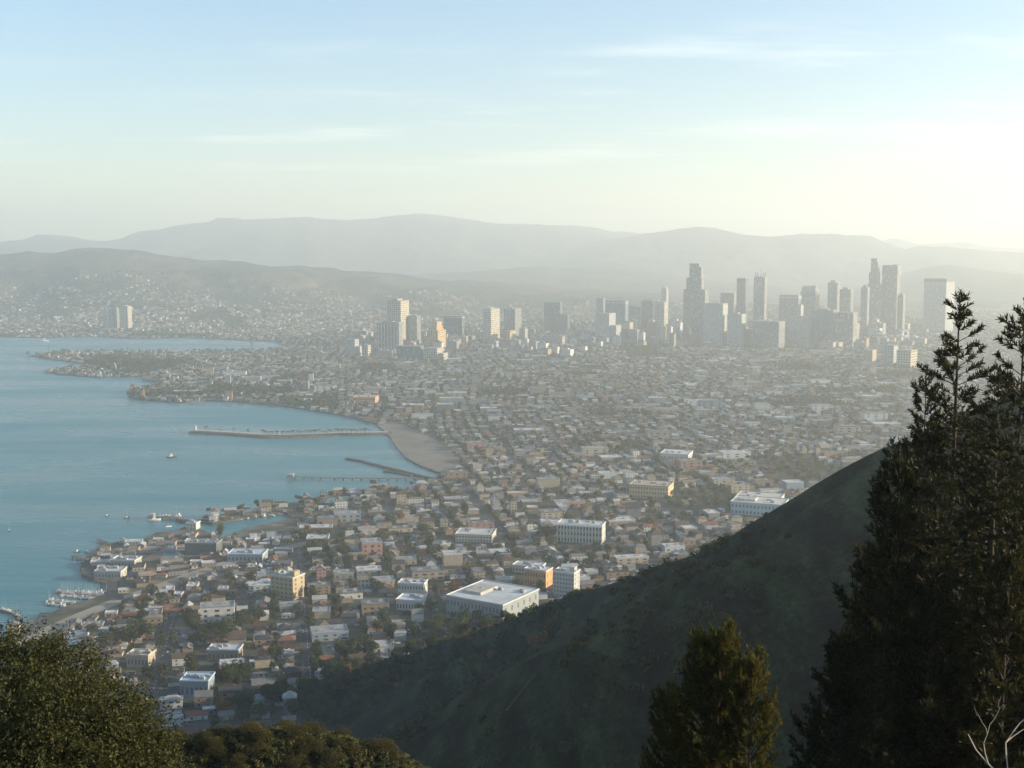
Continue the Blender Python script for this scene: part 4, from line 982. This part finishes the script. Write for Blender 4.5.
def pier(name, label, pxs, w_, top, sp=12, head=None):
    pts = [W0(*p) for p in pxs]; t = thing(name, label, 'pier', (*pts[0], 0))
    b = MB()
    for a, c in zip(pts[:-1], pts[1:]):
        d = (c - a) / np.hypot(*(c - a)); nn = np.array([-d[1], d[0]]) * w_ / 2
        b.prism([tuple(a - nn), tuple(c - nn), tuple(c + nn), tuple(a + nn)], top - .5, top)
    child_abs('deck', b.mesh('deck', M['wood']), t)
    pl = MB().tube([(0, 0, -2), (0, 0, top - .51)], .45, 6).mesh('pile', M['dark'])
    for a, c in zip(pts[:-1], pts[1:]):
        L_ = np.hypot(*(c - a)); d = (c - a) / L_; nn = np.array([-d[1], d[0]]) * w_ * .4
        for i in range(int(L_ // sp)):
            for s_ in (-1, 1):
                q_ = a + d * (i + .5) * sp + nn * s_; link('pile', pl, t, (q_[0] - pts[0][0], q_[1] - pts[0][1], 0))
    rl = MB()
    for a, c in zip(pts[:-1], pts[1:]):
        d = (c - a) / np.hypot(*(c - a)); nn = np.array([-d[1], d[0]]) * w_ / 2
        for s_ in (-.96, .96): rl.tube([(*(a + nn * s_), top + 1), (*(c + nn * s_), top + 1)], .08, 4)
    child_abs('railing', rl.mesh('railing', M['grey']), t)
    if head:
        p = pts[0]; child_abs('pier_head', MB().box(p[0] - head, p[0] + head, p[1] - head, p[1] + head, top - .49, top + .02).mesh('pier_head', M['wood']), t)
        child_abs('shelter', MB().box(p[0] - head * .6, p[0] + head * .6, p[1] - head * .6, p[1] + head * .6, top + .03, top + 3).box(p[0] - head * .8, p[0] + head * .8, p[1] - head * .8, p[1] + head * .8, top + 3.01, top + 4.2, 0, head * .5, head * .5).mesh('shelter', M['grey']), t)
    return t
pier('straight_pier', 'long thin straight pier running out below the beach', [(291, 478.8), (330, 480.2), (424, 481)], 5, 3.2, 12, 6)
t = thing('rock_jetty', 'slanting rock jetty reaching from the beach end', 'jetty', (*W0(390, 470), 0)); b = MB()
rock_strip(b, [W0(347, 459.3), W0(362, 462), W0(385, 468), W0(410, 474), W0(432, 480)], 9, 2.6, seed=3)
child_abs('rock_wall', b.mesh('rock_wall', M['rock']), t)
b = MB(); rock_strip(b, [W0(384, 472), W0(398, 473.5), W0(412, 476.5)], 7, 2.2, seed=4); child_abs('spur_wall', b.mesh('spur_wall', M['rock']), t)
t = thing('harbour_jetty', 'curved rubble jetty sheltering the small lagoon', 'jetty', (*W0(200, 520), 0)); b = MB()
rock_strip(b, [W0(178, 521), W0(190, 523), W0(204, 522), W0(222, 517.5), W0(242, 514), W0(264, 509.8), W0(290, 507)], 10, 2.8, seed=5); child_abs('rock_wall', b.mesh('rock_wall', M['rock']), t)
pier('landing_pier', 'short landing pier with moored boats at the jetty tip', [(152, 519), (166, 518.5), (180, 520)], 7, 2.6, 9, 5)
pier('harbour_pier', 'short pier along the foot of the harbour point', [(82, 575.5), (104, 581), (116, 583)], 6, 2.4, 9)
pier('harbour_pier', 'small pier jutting left from the harbour point', [(72, 557.5), (80, 559.5), (88, 561)], 5, 2.4, 8)
pier('harbour_pier', 'thin pier off the top of the harbour point', [(98, 541), (106, 544.5), (112, 547)], 4, 2.2, 8)
pier('marina_dock', 'upper of the two marina docks lined with boats', [(57, 593), (80, 597), (100, 597.5)], 3.5, 1.2, 8)
pier('marina_dock', 'lower marina dock close to the shore road', [(48, 602), (62, 605), (78, 603)], 3.5, 1.2, 8)
pier('marina_dock', 'dock at the left edge of the photo behind the bush', [(0, 611), (14, 614), (22, 622)], 3.5, 1.2, 8)
pier('far_pier', 'faint thin pier off the far spit', [(30, 356.5), (46, 354.5)], 8, 3, 25)

# ------------------------------------------------------------------ boats
def boat_meshes():
    st = [(-4, 1.25, .9), (-2, 1.5, .95), (0.5, 1.55, 1.05), (2.6, 1.15, 1.2), (4.3, .5, 1.4), (5.2, .03, 1.55)]
    vs = []
    for x, hw, z in st: vs += [(x, -hw, z), (x * .96, -hw * .75, .1), (x * .93, 0, -.45), (x * .96, hw * .75, .1), (x, hw, z)]
    fs = [(i * 5 + k, i * 5 + k + 1, i * 5 + k + 6, i * 5 + k + 5) for i in range(5) for k in range(4)] + [(i * 5 + 4, i * 5, i * 5 + 5, i * 5 + 9) for i in range(5)] + [(0, 4, 3, 2, 1)]
    hull = MB().add(vs, fs).mesh('hull', M['hull'])
    cabin = MB().box(-1.8, 1.7, -.85, .85, 1.0, 1.75, 0, .35, .12).mesh('cabin', M['trim'])
    mast = MB().tube([(.6, 0, 1), (.6, 0, 12)], [.13, .07], 5).tube([(.6, 0, 2.3), (-3.2, 0, 2.4)], [.16, .14], 5).mesh('mast', M['grey'])
    wheelh = MB().box(-.6, 1.3, -.8, .8, 1.76, 3.3, 0, .15, .1).box(-.8, 1.5, -1, 1, 3.31, 3.45).mesh('wheelhouse', M['trim'])
    return hull, cabin, mast, wheelh
BH, BC, BMs, BW_ = boat_meshes()
HC = [('white', (.55, .57, .58)), ('dark blue', (.03, .06, .16)), ('grey', (.4, .42, .44)), ('red', (.42, .05, .03)), ('black', (.03, .03, .035))]
def boat(px, py, s_, rz, k, hc, base):
    g = G(px, py, 0); t = link('sailing_boat' if k == 's' else 'motor_boat', None, None, (g[0], g[1], 0), rz); t.scale = (s_, s_, s_)
    link('hull', BH, t, color=HC[hc][1]); link('cabin', BC, t)
    link('mast', BMs, t) if k == 's' else link('wheelhouse', BW_, t)
    if base is not None: PIECES.append([t, f"{HC[hc][0]} {'sailing' if k == 's' else 'motor'} boat {base}", g[0], g[1], 1, 'boat'])
    return t
def fixed_boat(label, *a):
    t = boat(*a, None); tag(t, label, 'boat')
fixed_boat('lone dark boat in open water below the breakwater', 171, 457.5, 1.7, .4, 'm', 4)
fixed_boat('small dark sailing boat far left on open water', 9, 531, .9, 1.9, 's', 4)
fixed_boat('dark dinghy left of the two posts off the harbour', 107, 516, .6, 1, 'm', 4)
fixed_boat('dark sailing boat standing off the landing pier', 127, 518, .9, 1.2, 's', 4)
fixed_boat('white boat moored at the head of the landing pier', 154, 520.5, 1.5, .3, 'm', 0)
fixed_boat('pale sailing boat between jetty tip and harbour point', 168, 527, .8, .6, 's', 0)
fixed_boat('white ferry near the far shore, above the spit', 44, 341.5, 3.2, .2, 'm', 0)
for x0, y0, x1, y1, n_ in ((57, 591.6, 104, 595.5, 26), (62, 594.2, 108, 592, 18), (60, 596, 98, 600, 22), (48, 600.5, 76, 604, 14), (46, 604, 66, 607, 10), (1, 609, 20, 617, 9)):
    for k in range(n_):
        f = (k + .5) / n_; boat(x0 + (x1 - x0) * f, y0 + (y1 - y0) * f + rnd.uniform(-.4, .4), rnd.uniform(.65, .95), 1.9 + rnd.gauss(0, .12), rnd.choice('ssm'), choose([7, 2, 2, .5, .5]), 'moored in the marina')
for k in range(9): boat(74 + k * 3.1 + rnd.uniform(-1, 1), rnd.choice((556, 560.5, 563, 552)) + (-4 if k > 5 else 0), rnd.uniform(.6, 1.0), rnd.uniform(0, 3), rnd.choice('sm'), choose([5, 2, 2, .5, 1]), 'moored off the harbour point')
for k in range(7): boat(160 + k * 3.2, 516.8 + rnd.uniform(-.5, .5), rnd.uniform(.7, 1.1), rnd.uniform(0, 3), rnd.choice('sm'), choose([6, 2, 2, .5, .5]), 'moored along the landing pier')
for k in range(10): boat(208 + k * 8, 523.5 - k * .95 + rnd.uniform(-.4, .4), rnd.uniform(.6, .9), rnd.uniform(0, 3), rnd.choice('sm'), choose([6, 2, 2, .5, .5]), 'lying in the small lagoon')
yq = [G(a, b)[:2] for a, b in ((208, 573), (210, 553), (282, 551), (284, 565))]
for i in range(11):
    for j in range(13):
        if rnd.random() < .22:
            u_, v_ = (i + rnd.random()) / 11, (j + rnd.random()) / 13; p_ = (yq[0] * (1 - v_) + yq[3] * v_) * (1 - u_) + (yq[1] * (1 - v_) + yq[2] * v_) * u_
            px, py = proj(p_[0], p_[1], 2.1)
            if not free(p_[0], p_[1], 2): continue
            t = boat(px, py, rnd.uniform(.5, .8), HEAD + rnd.uniform(-.6, .6) + rnd.choice((0, 1.57)), 'm', choose([4, 1.5, 3, .3, .6]), 'laid up on land in the boatyard')
            t.location = (p_[0], p_[1], 2.55)
# wakes and current lines: thin foam on the water
fm = MB()
def wake(pts, w_):
    pts = [W0(*p) for p in pts]
    for a, c in zip(pts[:-1], pts[1:]):
        L_ = np.hypot(*(c - a)); n_ = max(2, int(L_ / 5))
        for i in range(n_):
            if rnd.random() < .55:
                p0 = a + (c - a) * i / n_; p1 = a + (c - a) * (i + rnd.uniform(.5, 1.3)) / n_; o_ = np.array([rnd.gauss(0, 1), rnd.gauss(0, 1)]) * w_ * .4
                quadstrip(fm, p0 + o_, p1 + o_, rnd.uniform(.25, .8) * w_, .12 + rnd.random() * .05)
wake([(83, 446), (96, 441), (103, 434), (101, 430)], 1.7); wake([(83, 445), (92, 448), (112, 451)], 1.5); wake([(170, 424), (180, 434), (190, 434)], 1.4)
wake([(178, 468), (196, 476)], 2.0); wake([(120, 474), (127, 477)], 1.5); wake([(45, 471), (54, 473)], 1.5)
wake([(405, 461), (421, 467), (441, 474)], 3); wake([(391, 440), (397, 449), (405, 458)], 3); wake([(372, 434), (386, 432)], 3)
tag(link('foam', fm.mesh('foam', M['foam'])), kind='stuff')
# two mooring posts and chimneys
for lab, px, py, hh in (('thin mooring post standing in open water near the harbour', 128, 522, 10), ('tall thin chimney on the far spit, left', 49, 353, 22), ('tall thin chimney on the far spit, middle', 128, 354, 24), ('tall dark chimney on the far spit, near the bay head', 252, 353, 36)):
    g = G(px, py, 0 if hh == 10 else 2)
    t = thing('mooring_post' if hh == 10 else 'chimney_stack', lab, 'post' if hh == 10 else 'chimney', (g[0], g[1], g[2] - (1 if hh == 10 else 0)))
    link('shaft', MB().tube([(0, 0, 0), (0, 0, hh)], [hh * .06, hh * .035], 8).mesh('shaft', M['dark']), t); link('cap', MB().tube([(0, 0, hh + .01), (0, 0, hh + 1)], [hh * .05, hh * .05], 8).mesh('cap', M['concrete']), t)

# ------------------------------------------------------------------ shrubs on the slopes
def shrub_proto(seed, n_, leaf, m):
    _, (V, L) = crown_geo(seed, n_, 2.0, 2.6, -.35, leaf, 9)
    cr = mesh_arrays('foliage', V, L, np.full(n_, 4), m); b = MB(); r = random.Random(seed)
    for k in range(5):
        a = r.random() * 6.28; b.tube([(0, 0, -.5), (math.cos(a) * .5, math.sin(a) * .5, .8), (math.cos(a) * 1.1, math.sin(a) * 1.1, 1.6)], [.09, .06, .02], 4)
    return cr, b.mesh('stem', M['bark'])
SP = [shrub_proto(500, 2600, .075, M['leaf_dry']), shrub_proto(501, 2600, .075, M['leaf_dry']), shrub_proto(502, 2600, .075, M['leaf_oak']), shrub_proto(503, 700, .2, M['leaf']), shrub_proto(504, 700, .2, M['leaf']), shrub_proto(505, 700, .18, M['leaf_rust'])]
def shrub(k, x, y, s_, base):
    z = float(terrain(x, y)); t = link('shrub', None, None, (x, y, z - .15 * s_), rnd.random() * 6.28); t.scale = (s_, s_, s_ * rnd.uniform(.7, 1))
    link('foliage', SP[k][0], t); link('stem', SP[k][1], t); PIECES.append([t, base, x, y, z + s_, 'shrub'])
for k in range(150):
    x = rnd.uniform(-27, 0); y = rnd.uniform(79, 90)
    s_ = rnd.uniform(.22, .58); shrub(choose([4, 4, 2.2]), x, y, s_, 'dry golden brown bush on the near spur')
for px, py, D, s_, k in [(545, 640, 590, 3.0, 5), (533, 643, 600, 2.2, 5), (492, 658, 640, 2.0, 5), (568, 628, 600, 1.8, 5), (398, 686, 700, 2.0, 5), (472, 638, 700, 2.4, 5)]:
    # placed where the sight line meets the slope
    d = ray(px, py); ts = np.linspace(150, 900, 1500); hit = np.where(terrain(d[0] * ts, d[1] * ts) > H0 + d[2] * ts)[0]
    if len(hit): tt = ts[hit[0]]; shrub(5, d[0] * tt, d[1] * tt, s_, 'rusty brown bush on the dark slope')
cr = np.array(crest)
def crest_at(s_):
    i = min(int(s_), len(cr) - 2); return cr[i] + (cr[i + 1] - cr[i]) * (s_ - i)
for k in range(75):
    s_ = rnd.choice((rnd.uniform(2.6, 6.7), rnd.uniform(4.2, 5.4))); p = crest_at(s_)
    shrub(rnd.choice((3, 4)), p[0] + rnd.gauss(0, 3), p[1] + rnd.gauss(0, 5), rnd.uniform(.7, 1.9), 'dark green bush on the ridge line')
# trees at the toe of the slope
for k in range(70):
    s_ = rnd.uniform(1.0, 2.6); p = crest_at(s_); off = rnd.uniform(-70, 12)
    x, y = p[0] + off * .897, p[1] + off * .443; z = float(terrain(x, y))
    if z < 1: continue
    kk = choose([3, 2, 3, 1, 4, .5]); t = link('tree', None, None, (x, y, z - .5), rnd.random() * 6.28); q_ = rnd.uniform(.5, 1.0); t.scale = (q_, q_, q_)
    link('trunk', TP[kk][1], t); link('crown', TP[kk][0], t); PIECES.append([t, KINDT[kk] + ' on the wooded toe of the slope', x, y, z + 5, 'tree'])
# low ground cover on the ridge flank
sg = []
for s_ in (601, 602, 603):
    _, (v_, l_) = crown_geo(s_, 60, 1.3, 1.5, -.3, .34, 4); sg.append((v_, l_, np.full(60, 4), np.zeros(60, int)))
n_ = 26000; u = npr.uniform(-320, 330, n_); v = npr.uniform(120, 950, n_); z = terrain(u, v)
den = fbm(u / 30 + 7, v / 60 + 2, 4); px_, py_ = proj(u, v, z)
ok = (z > 3) & (px_ > 150) & (px_ < 1050) & (py_ < 800) & (den > -.08) & (npr.rand(n_) < np.clip(.35 + den * 2, .1, 1)) & (ridge_side(u, v) < 420)
u, v, z = u[ok], v[ok], z[ok]; n_ = len(u); s_ = npr.uniform(.35, 1.7, n_) * (.7 + np.clip(v / 600, 0, 1.0)); h_ = npr.rand(n_, 1)
LC = np.where(h_ < .06, np.array([[.10, .07, .04]]), np.array([[.012, .020, .010]]) + h_ * np.array([[.035, .038, .016]]))
V, L, T, MI, CO = instances(sg, npr.randint(0, 3, n_), np.stack([u, v, z], 1), npr.rand(n_) * 6.28, np.stack([s_, s_, s_], 1), [LC])
tag(link('undergrowth', mesh_arrays('undergrowth', V, L, T, M['leaf_far'], None, CO)), kind='stuff')
# grass and low brush on the near spur
n_ = 5200; u = npr.uniform(-32, 4, n_); v = npr.uniform(76, 93, n_); z = terrain(u, v); h_ = npr.rand(n_, 1); s_ = npr.uniform(.12, .42, n_)
LC = np.array([[.024, .030, .011]]) + h_ * np.array([[.080, .074, .027]])
V, L, T, MI, CO = instances(sg, npr.randint(0, 3, n_), np.stack([u, v, z], 1), npr.rand(n_) * 6.28, np.stack([s_, s_, s_], 1), [LC])
tag(link('undergrowth', mesh_arrays('undergrowth', V, L, T, M['leaf_far'], None, CO)), kind='stuff')
# footpath on the slope
b = MB(); prev = None
for px, py in [(506, 712), (512, 704), (520, 694), (528, 684), (536, 675)]:
    d = ray(px, py); ts = np.linspace(150, 900, 3000); hit = np.where(terrain(d[0] * ts, d[1] * ts) > H0 + d[2] * ts)[0]
    if len(hit):
        p = d * ts[hit[0]]; p = np.array([p[0], p[1]])
        if prev is not None:
            for i in range(6):
                a_, c_ = prev + (p - prev) * i / 6, prev + (p - prev) * (i + 1) / 6; za, zc = float(terrain(*a_)) + .2, float(terrain(*c_)) + .2
                b.add([(a_[0] - .35, a_[1], za), (a_[0] + .35, a_[1], za), (c_[0] + .35, c_[1], zc), (c_[0] - .35, c_[1], zc)], [(0, 1, 2, 3)])
        prev = p
if b.v: struct('footpath', b.mesh('footpath', M['yard']))

# ------------------------------------------------------------------ big evergreen bush at lower left
def leafy(name, label, cat, lobes, n_, leaf, m, base, seed, limb_r=.09):
    r = np.random.RandomState(seed); base = np.array(base); lb = np.array([(*P(a, b_, D), rr) for a, b_, D, rr in lobes])
    vol = lb[:, 3] ** 2; w_ = r.choice(len(lb), n_, p=vol / vol.sum())
    d = r.normal(0, 1, (n_, 3)); d /= np.linalg.norm(d, axis=1)[:, None]
    # sprigs: leaves gather in small clumps so that the outline stays ragged
    ns = n_ // 14; ws = r.choice(len(lb), ns, p=vol / vol.sum()); ds = r.normal(0, 1, (ns, 3)); ds /= np.linalg.norm(ds, axis=1)[:, None]
    lump = 1 + .16 * np.sin(ds[:, 0] * 7 + ws) * np.cos(ds[:, 1] * 6 + ds[:, 2] * 5 + ws * 2) + .10 * np.sin(ds[:, 0] * 17 + ds[:, 2] * 13)
    cs = lb[ws, :3] + ds * (lb[ws, 3] * np.where(r.rand(ns) < .05, r.uniform(1.0, 1.17, ns), r.uniform(.7, 1.02, ns)) * lump)[:, None]
    k = r.randint(0, ns, n_); p = cs[k] + r.normal(0, leaf * 1.7, (n_, 3)) + ds[k] * (r.uniform(-1, 2.2, n_) * leaf)[:, None]
    V, L = leafquads(p, leaf, r)
    t = thing(name, label, cat, base)
    me_ = mesh_arrays('crown', V - base, L, np.full(n_, 4), m); link('crown', me_, t)
    b = MB(); rr = random.Random(seed)
    for q_ in lb:
        mid = (base * .5 + q_[:3] * .5) + np.array([rr.uniform(-.3, .3), rr.uniform(-.3, .3), 0])
        b.tube([(0, 0, -.3), tuple(mid - base), tuple(q_[:3] - base)], [limb_r, limb_r * .6, limb_r * .2], 6)
        for _ in range(5):
            e_ = q_[:3] + np.array([rr.gauss(0, 1), rr.gauss(0, 1), rr.gauss(0, 1)]) * q_[3] * .45; b.tube([tuple(q_[:3] * .7 + mid * .3 - base), tuple(e_ - base)], [limb_r * .3, limb_r * .1], 4)
    link('trunk', b.mesh('trunk', M['bark']), t); return t
def gz(x, y): return (x, y, float(terrain(x, y)))
leafy('evergreen_bush', 'big dense olive green bush with sunlit leaf tips at the lower left', 'bush',
      [(10, 690, 27, 1.30), (55, 690, 26.5, 1.15), (-30, 690, 28, 1.5), (100, 720, 26, 1.05), (60, 740, 25, 1.3), (130, 745, 25.5, .95), (5, 740, 25, 1.4), (100, 770, 24.5, 1.1), (140, 790, 25, .95), (40, 790, 24, 1.4)], 120000, .040, M['leaf_oak'], gz(-10, 26), 71)

# ------------------------------------------------------------------ pines
def pine_mesh(seed, Ht, Rm, per_m, prof, up=.35, wh=.42, nl=.11, nw=.011, bare=0.0, m='needle'):
    r = random.Random(seed); tr = MB(); segs = []
    bend = (r.uniform(-.25, .25), r.uniform(-.25, .25))
    ctr = lambda z: (bend[0] * math.sin(z / Ht * 2.6), bend[1] * math.sin(z / Ht * 2.2))
    zs = [Ht * i / 14 for i in range(15)]
    tr.tube([(*ctr(z), z) for z in zs], [max(.012, .0085 * Ht * (1 - z / Ht) ** .9 + .012) for z in zs], 8)
    z = Ht * bare
    while z < Ht * .985:
        f = z / Ht; Lb = Rm * prof(f); n_ = r.choice((3, 4, 5)) if f < .93 else 4; a0 = r.random() * 6.28
        for k in range(n_):
            if r.random() < .12: continue
            a = a0 + 2 * math.pi * k / n_ + r.uniform(-.35, .35); L_ = Lb * r.choice((r.uniform(.55, .8), r.uniform(.8, 1.15))); c = ctr(z)
            el = up + .45 * f * f + r.uniform(-.15, .15); p = Vector((*c, z)); pts = [p]; N = max(3, int(L_ / .28))
            for i in range(N):
                e2 = el - .45 * (1 - f) * math.sin(min(1, i / N * 1.4) * 3.14) + .42 * (i / N) ** 2
                p = p + Vector((math.cos(a) * math.cos(e2), math.sin(a) * math.cos(e2), math.sin(e2))) * (L_ / N); pts.append(p.copy())
            tr.tube(pts, [max(.006, .011 * L_ * (1 - i / (N + 1))) + .004 for i in range(N + 1)], 4)
            for i in range(N):
                g_ = i / N
                if g_ > .3 or L_ < .6: segs.append((pts[i], pts[i + 1]))
                if g_ > .18 and L_ > .45:
                    for sd in (-1, 1):
                        if r.random() < .18: continue
                        tl_ = L_ * (1 - g_) * r.uniform(.25, .5) + .10; aa = a + sd * r.uniform(.5, 1.0); ee = r.uniform(.05, .6)
                        q0 = pts[i]; q1 = q0 + Vector((math.cos(aa), math.sin(aa), math.sin(ee))) * tl_ * .55; q2 = q1 + Vector((math.cos(aa - sd * .25) * .8, math.sin(aa - sd * .25) * .8, math.sin(ee) + .35)) * tl_ * .5
                        tr.tube([q0, q1, q2], [.010, .007, .004], 3)
                        if tl_ > .3: segs.append((q0 + (q1 - q0) * .4, q1))
                        segs.append((q1, q2))
                        if tl_ > .55:
                            for s2 in (-1, 1):
                                q3 = q1 + Vector((math.cos(aa + s2 * .8), math.sin(aa + s2 * .8), .35)) * tl_ * .38; segs.append((q1, q3)); tr.tube([q1, q3], [.006, .003], 3)
        z += wh * r.uniform(.75, 1.25) * (1 - .45 * f)
    segs.append((Vector((*ctr(Ht * .96), Ht * .96)), Vector((*ctr(Ht), Ht + .08))))
    a = np.array([s_[0] for s_ in segs]); b = np.array([s_[1] for s_ in segs]); Ls = np.linalg.norm(b - a, axis=1)
    R_ = np.random.RandomState(seed); cnt = np.maximum(3, (Ls * per_m).astype(int)); k = np.repeat(np.arange(len(segs)), cnt); n_ = len(k)
    t = R_.rand(n_, 1); d = (b - a)[k] / np.maximum(Ls[k][:, None], 1e-4); base = a[k] + (b - a)[k] * t
    rn = R_.normal(0, 1, (n_, 3)); rn -= (rn * d).sum(1, keepdims=True) * d; rn /= np.linalg.norm(rn, axis=1)[:, None]
    dr = d * R_.uniform(.35, 1.0, (n_, 1)) + rn * R_.uniform(.6, 1.0, (n_, 1)); dr[:, 2] += .2; dr /= np.linalg.norm(dr, axis=1)[:, None]
    tip = base + dr * nl * R_.uniform(.7, 1.25, (n_, 1)); sd = np.cross(dr, R_.normal(0, 1, (n_, 3))); sd /= np.linalg.norm(sd, axis=1)[:, None]; sd *= nw
    V = np.stack([base - sd, base + sd, tip + sd * .4, tip - sd * .4], 1).reshape(-1, 3)
    return mesh_arrays('crown', V, np.arange(n_ * 4), np.full(n_, 4), M[m]), tr.mesh('trunk', M['bark'])
profA = lambda f: (1 - f) ** .8 * 1.0 + .05
PA = pine_mesh(11, 17.5, 4.4, 80, lambda f: .05 + .95 * (1 - f) ** .74, .02, .46, .14, .019)
PB = pine_mesh(12, 15.0, 4.2, 80, lambda f: .05 + .95 * (1 - f) ** .66, .05, .42, .14, .020)
PC = pine_mesh(13, 7.0, 2.5, 95, lambda f: .10 + .9 * (1 - f) ** .6, .4, .30, .14, .018)
def pine(proto, px, pytop, D, hh, rz, label, s_=1.0, zb=None):
    p = P(px, pytop, D); sc_ = (p[2] - (float(terrain(p[0], D)) - .3)) / hh if zb is None else s_
    t = thing('pine_tree', label, 'pine tree', (p[0], D, p[2] - hh * sc_), rz, 'pines on the near slope')
    k = sc_; t.scale = (s_ * 1.0, s_ * 1.0, k)
    link('trunk', proto[1], t); link('crown', proto[0], t); return t
pine(PA, 961, 293, 38, 17.5, .4, 'tall pine with bare tipped spire against the hazy skyline', 1.0)
pine(PB, 1026, 303, 36, 15.0, 2.2, 'broad pine cut off by the right edge of the photo', .95)
pine(PB, 925, 372, 37, 15.0, 4.0, 'dense pine just left of the tall spired pine', .62)
pine(PA, 1000, 372, 33, 17.5, 1.3, 'dark pine in front between the tall pine and the right edge', .8)
pine(PB, 893, 440, 40, 15.0, 5.1, 'shorter pine at the left of the pine group', .62)
pine(PB, 975, 430, 43, 15.0, 3.3, 'shadowed pine deep behind the tall spired pine', .8)
pine(PB, 940, 470, 30, 15.0, .2, 'wide dark pine low in front of the tall spired pine', .62)
pine(PB, 1045, 440, 31, 15.0, 1.7, 'dark pine boughs reaching in from the right edge', .7)
PD = pine_mesh(21, 5.2, 1.75, 150, lambda f: .30 + .70 * (1 - f) ** .42, .62, .21, .11, .014, 0.0, 'needle_light')
pine(PD, 726, 643, 22, 5.2, .3, 'young golden green pine, tallest of the trio before the dark slope', .68)
pine(PD, 702, 652, 22.4, 5.2, 4.1, 'middle young pine of the trio before the dark slope', .68)
pine(PD, 755, 668, 21.6, 5.2, 1.2, 'right hand young pine of the trio before the dark slope', .55)
pine(PD, 668, 700, 22, 5.2, 2.0, 'smallest sapling pine at the left of the young pine trio', .5)
pine(PC, 905, 470, 31, 7.0, .9, 'low bushy pine below the left shoulder of the group', 1.1)
pine(PC, 866, 560, 34, 7.0, 2.9, 'small pine against the dark slope, left of the group', 1.0)
pine(PC, 838, 640, 32, 7.0, 3.9, 'lowest pine at the left foot of the pine group', .85)
pine(PC, 930, 600, 30, 7.0, 2.2, 'bushy young pine at the bottom of the pine group', 1.0)
pine(PC, 1010, 560, 29.5, 7.0, 5.2, 'young pine in the lower right corner behind the bare branches', 1.1)
pine(PC, 880, 668, 29.5, 7.0, 1.1, 'small dark pine at the bottom edge beside the slope', .8)
# bare pale dead shrub in the lower right corner
p = P(1012, 790, 22); t = thing('dead_shrub', 'bare pale dead shrub with forked branches in the lower right corner', 'dead shrub', gz(p[0], p[1]))
b = MB(); rr = random.Random(5); zb = p[2] - float(terrain(p[0], p[1]))
def fork(p0, d, L_, r_, dep):
    pts = [p0]; q_ = p0
    for i in range(4):
        d = (d + Vector((rr.gauss(0, .22), rr.gauss(0, .22), rr.gauss(0, .15)))).normalized(); q_ = q_ + d * L_ / 4; pts.append(q_)
        if dep > 0 and i > 0 and rr.random() < .75: fork(q_, (d + Vector((rr.choice((-1, 1)) * rr.uniform(.5, .9), rr.gauss(0, .4), rr.uniform(-.1, .4)))).normalized(), L_ * .6, r_ * .5, dep - 1)
    b.tube(pts, [r_ * (1 - .17 * i) for i in range(5)], 5)
fork(Vector((0, 0, -.3)), Vector((0, 0, 1)), max(1.0, zb + .5), .045, 0)
for dx in (-.5, -.1, .35, .6): fork(Vector((0, 0, zb)), Vector((dx, .1, 1)).normalized(), 1.25, .024, 3)
link('branches', b.mesh('branches', M['deadwood']), t)

# ------------------------------------------------------------------ labels that single out each repeated thing
ORD = ['closest', 'second closest', 'third closest', 'fourth closest', 'fifth closest', 'sixth closest', 'seventh closest', 'eighth closest', 'ninth closest', 'tenth closest', 'eleventh closest', 'twelfth closest']
GRP = {'house': 'houses of the near city', 'building': 'flat roofed blocks of the near city', 'tree': 'trees among the houses', 'mid rise': 'mid rise blocks round the towers', 'car': 'cars parked in the streets',
       'palm tree': 'palms on the breakwater', 'boat': 'boats in the harbour', 'shrub': 'shrubs on the slopes'}
buckets = {}
for rec in PIECES:
    px, py = proj(rec[2], rec[3], rec[4]); own = rec[5] in ('palm tree',) or 'spur' in rec[1] or 'moored' in rec[1] or 'lying' in rec[1] or 'laid up' in rec[1] or 'ridge' in rec[1] or 'slope' in rec[1]
    if own: key = (rec[1], '', '')
    else:
        lm = min(LANDMARKS, key=lambda l: math.hypot(px - l[1], (py - l[2]) * 1.6)); dx, dy = px - lm[1], py - lm[2]
        side = ('right of' if dx > 0 else 'left of') if abs(dx) > abs(dy) * 1.3 else ('behind' if dy < 0 else 'in front of')
        key = (rec[1], side, lm[0]); rec += [math.hypot(dx, dy)]
    if own: rec += [px]
    buckets.setdefault(key, []).append(rec)
def nth(k):
    tens = ['', '', 'twenty', 'thirty', 'forty', 'fifty', 'sixty', 'seventy', 'eighty', 'ninety']
    ones = ['', 'first', 'second', 'third', 'fourth', 'fifth', 'sixth', 'seventh', 'eighth', 'ninth', 'tenth', 'eleventh', 'twelfth', 'thirteenth', 'fourteenth', 'fifteenth', 'sixteenth', 'seventeenth', 'eighteenth', 'nineteenth']
    if k > 99: return 'hundred and ' + nth(k - 100) if k > 100 else 'hundredth'
    if k < 20: return ones[k]
    return tens[k // 10].rstrip('y') + 'ieth' if k % 10 == 0 else tens[k // 10] + ' ' + ones[k % 10]
for (base, side, lm), rs in buckets.items():
    rs.sort(key=lambda r: r[-1])
    for i, r in enumerate(rs):
        if not lm: lab = f"{base}, {'leftmost' if i == 0 else nth(i + 1) + ' from left'}" if len(rs) > 1 else base
        else: lab = f"{base} {side} {lm}" if len(rs) == 1 else f"{ORD[i] if i < 12 else nth(i + 1) + ' closest'} {base} {side} {lm}"
        if len(lab.split()) > 16: lab = lab.replace('with ', '').replace('the ', '')
        if len(lab.split()) > 16: lab = lab.replace(' with', '').replace(' of ', ' ')
        tag(r[0], lab, r[5], GRP[r[5]])
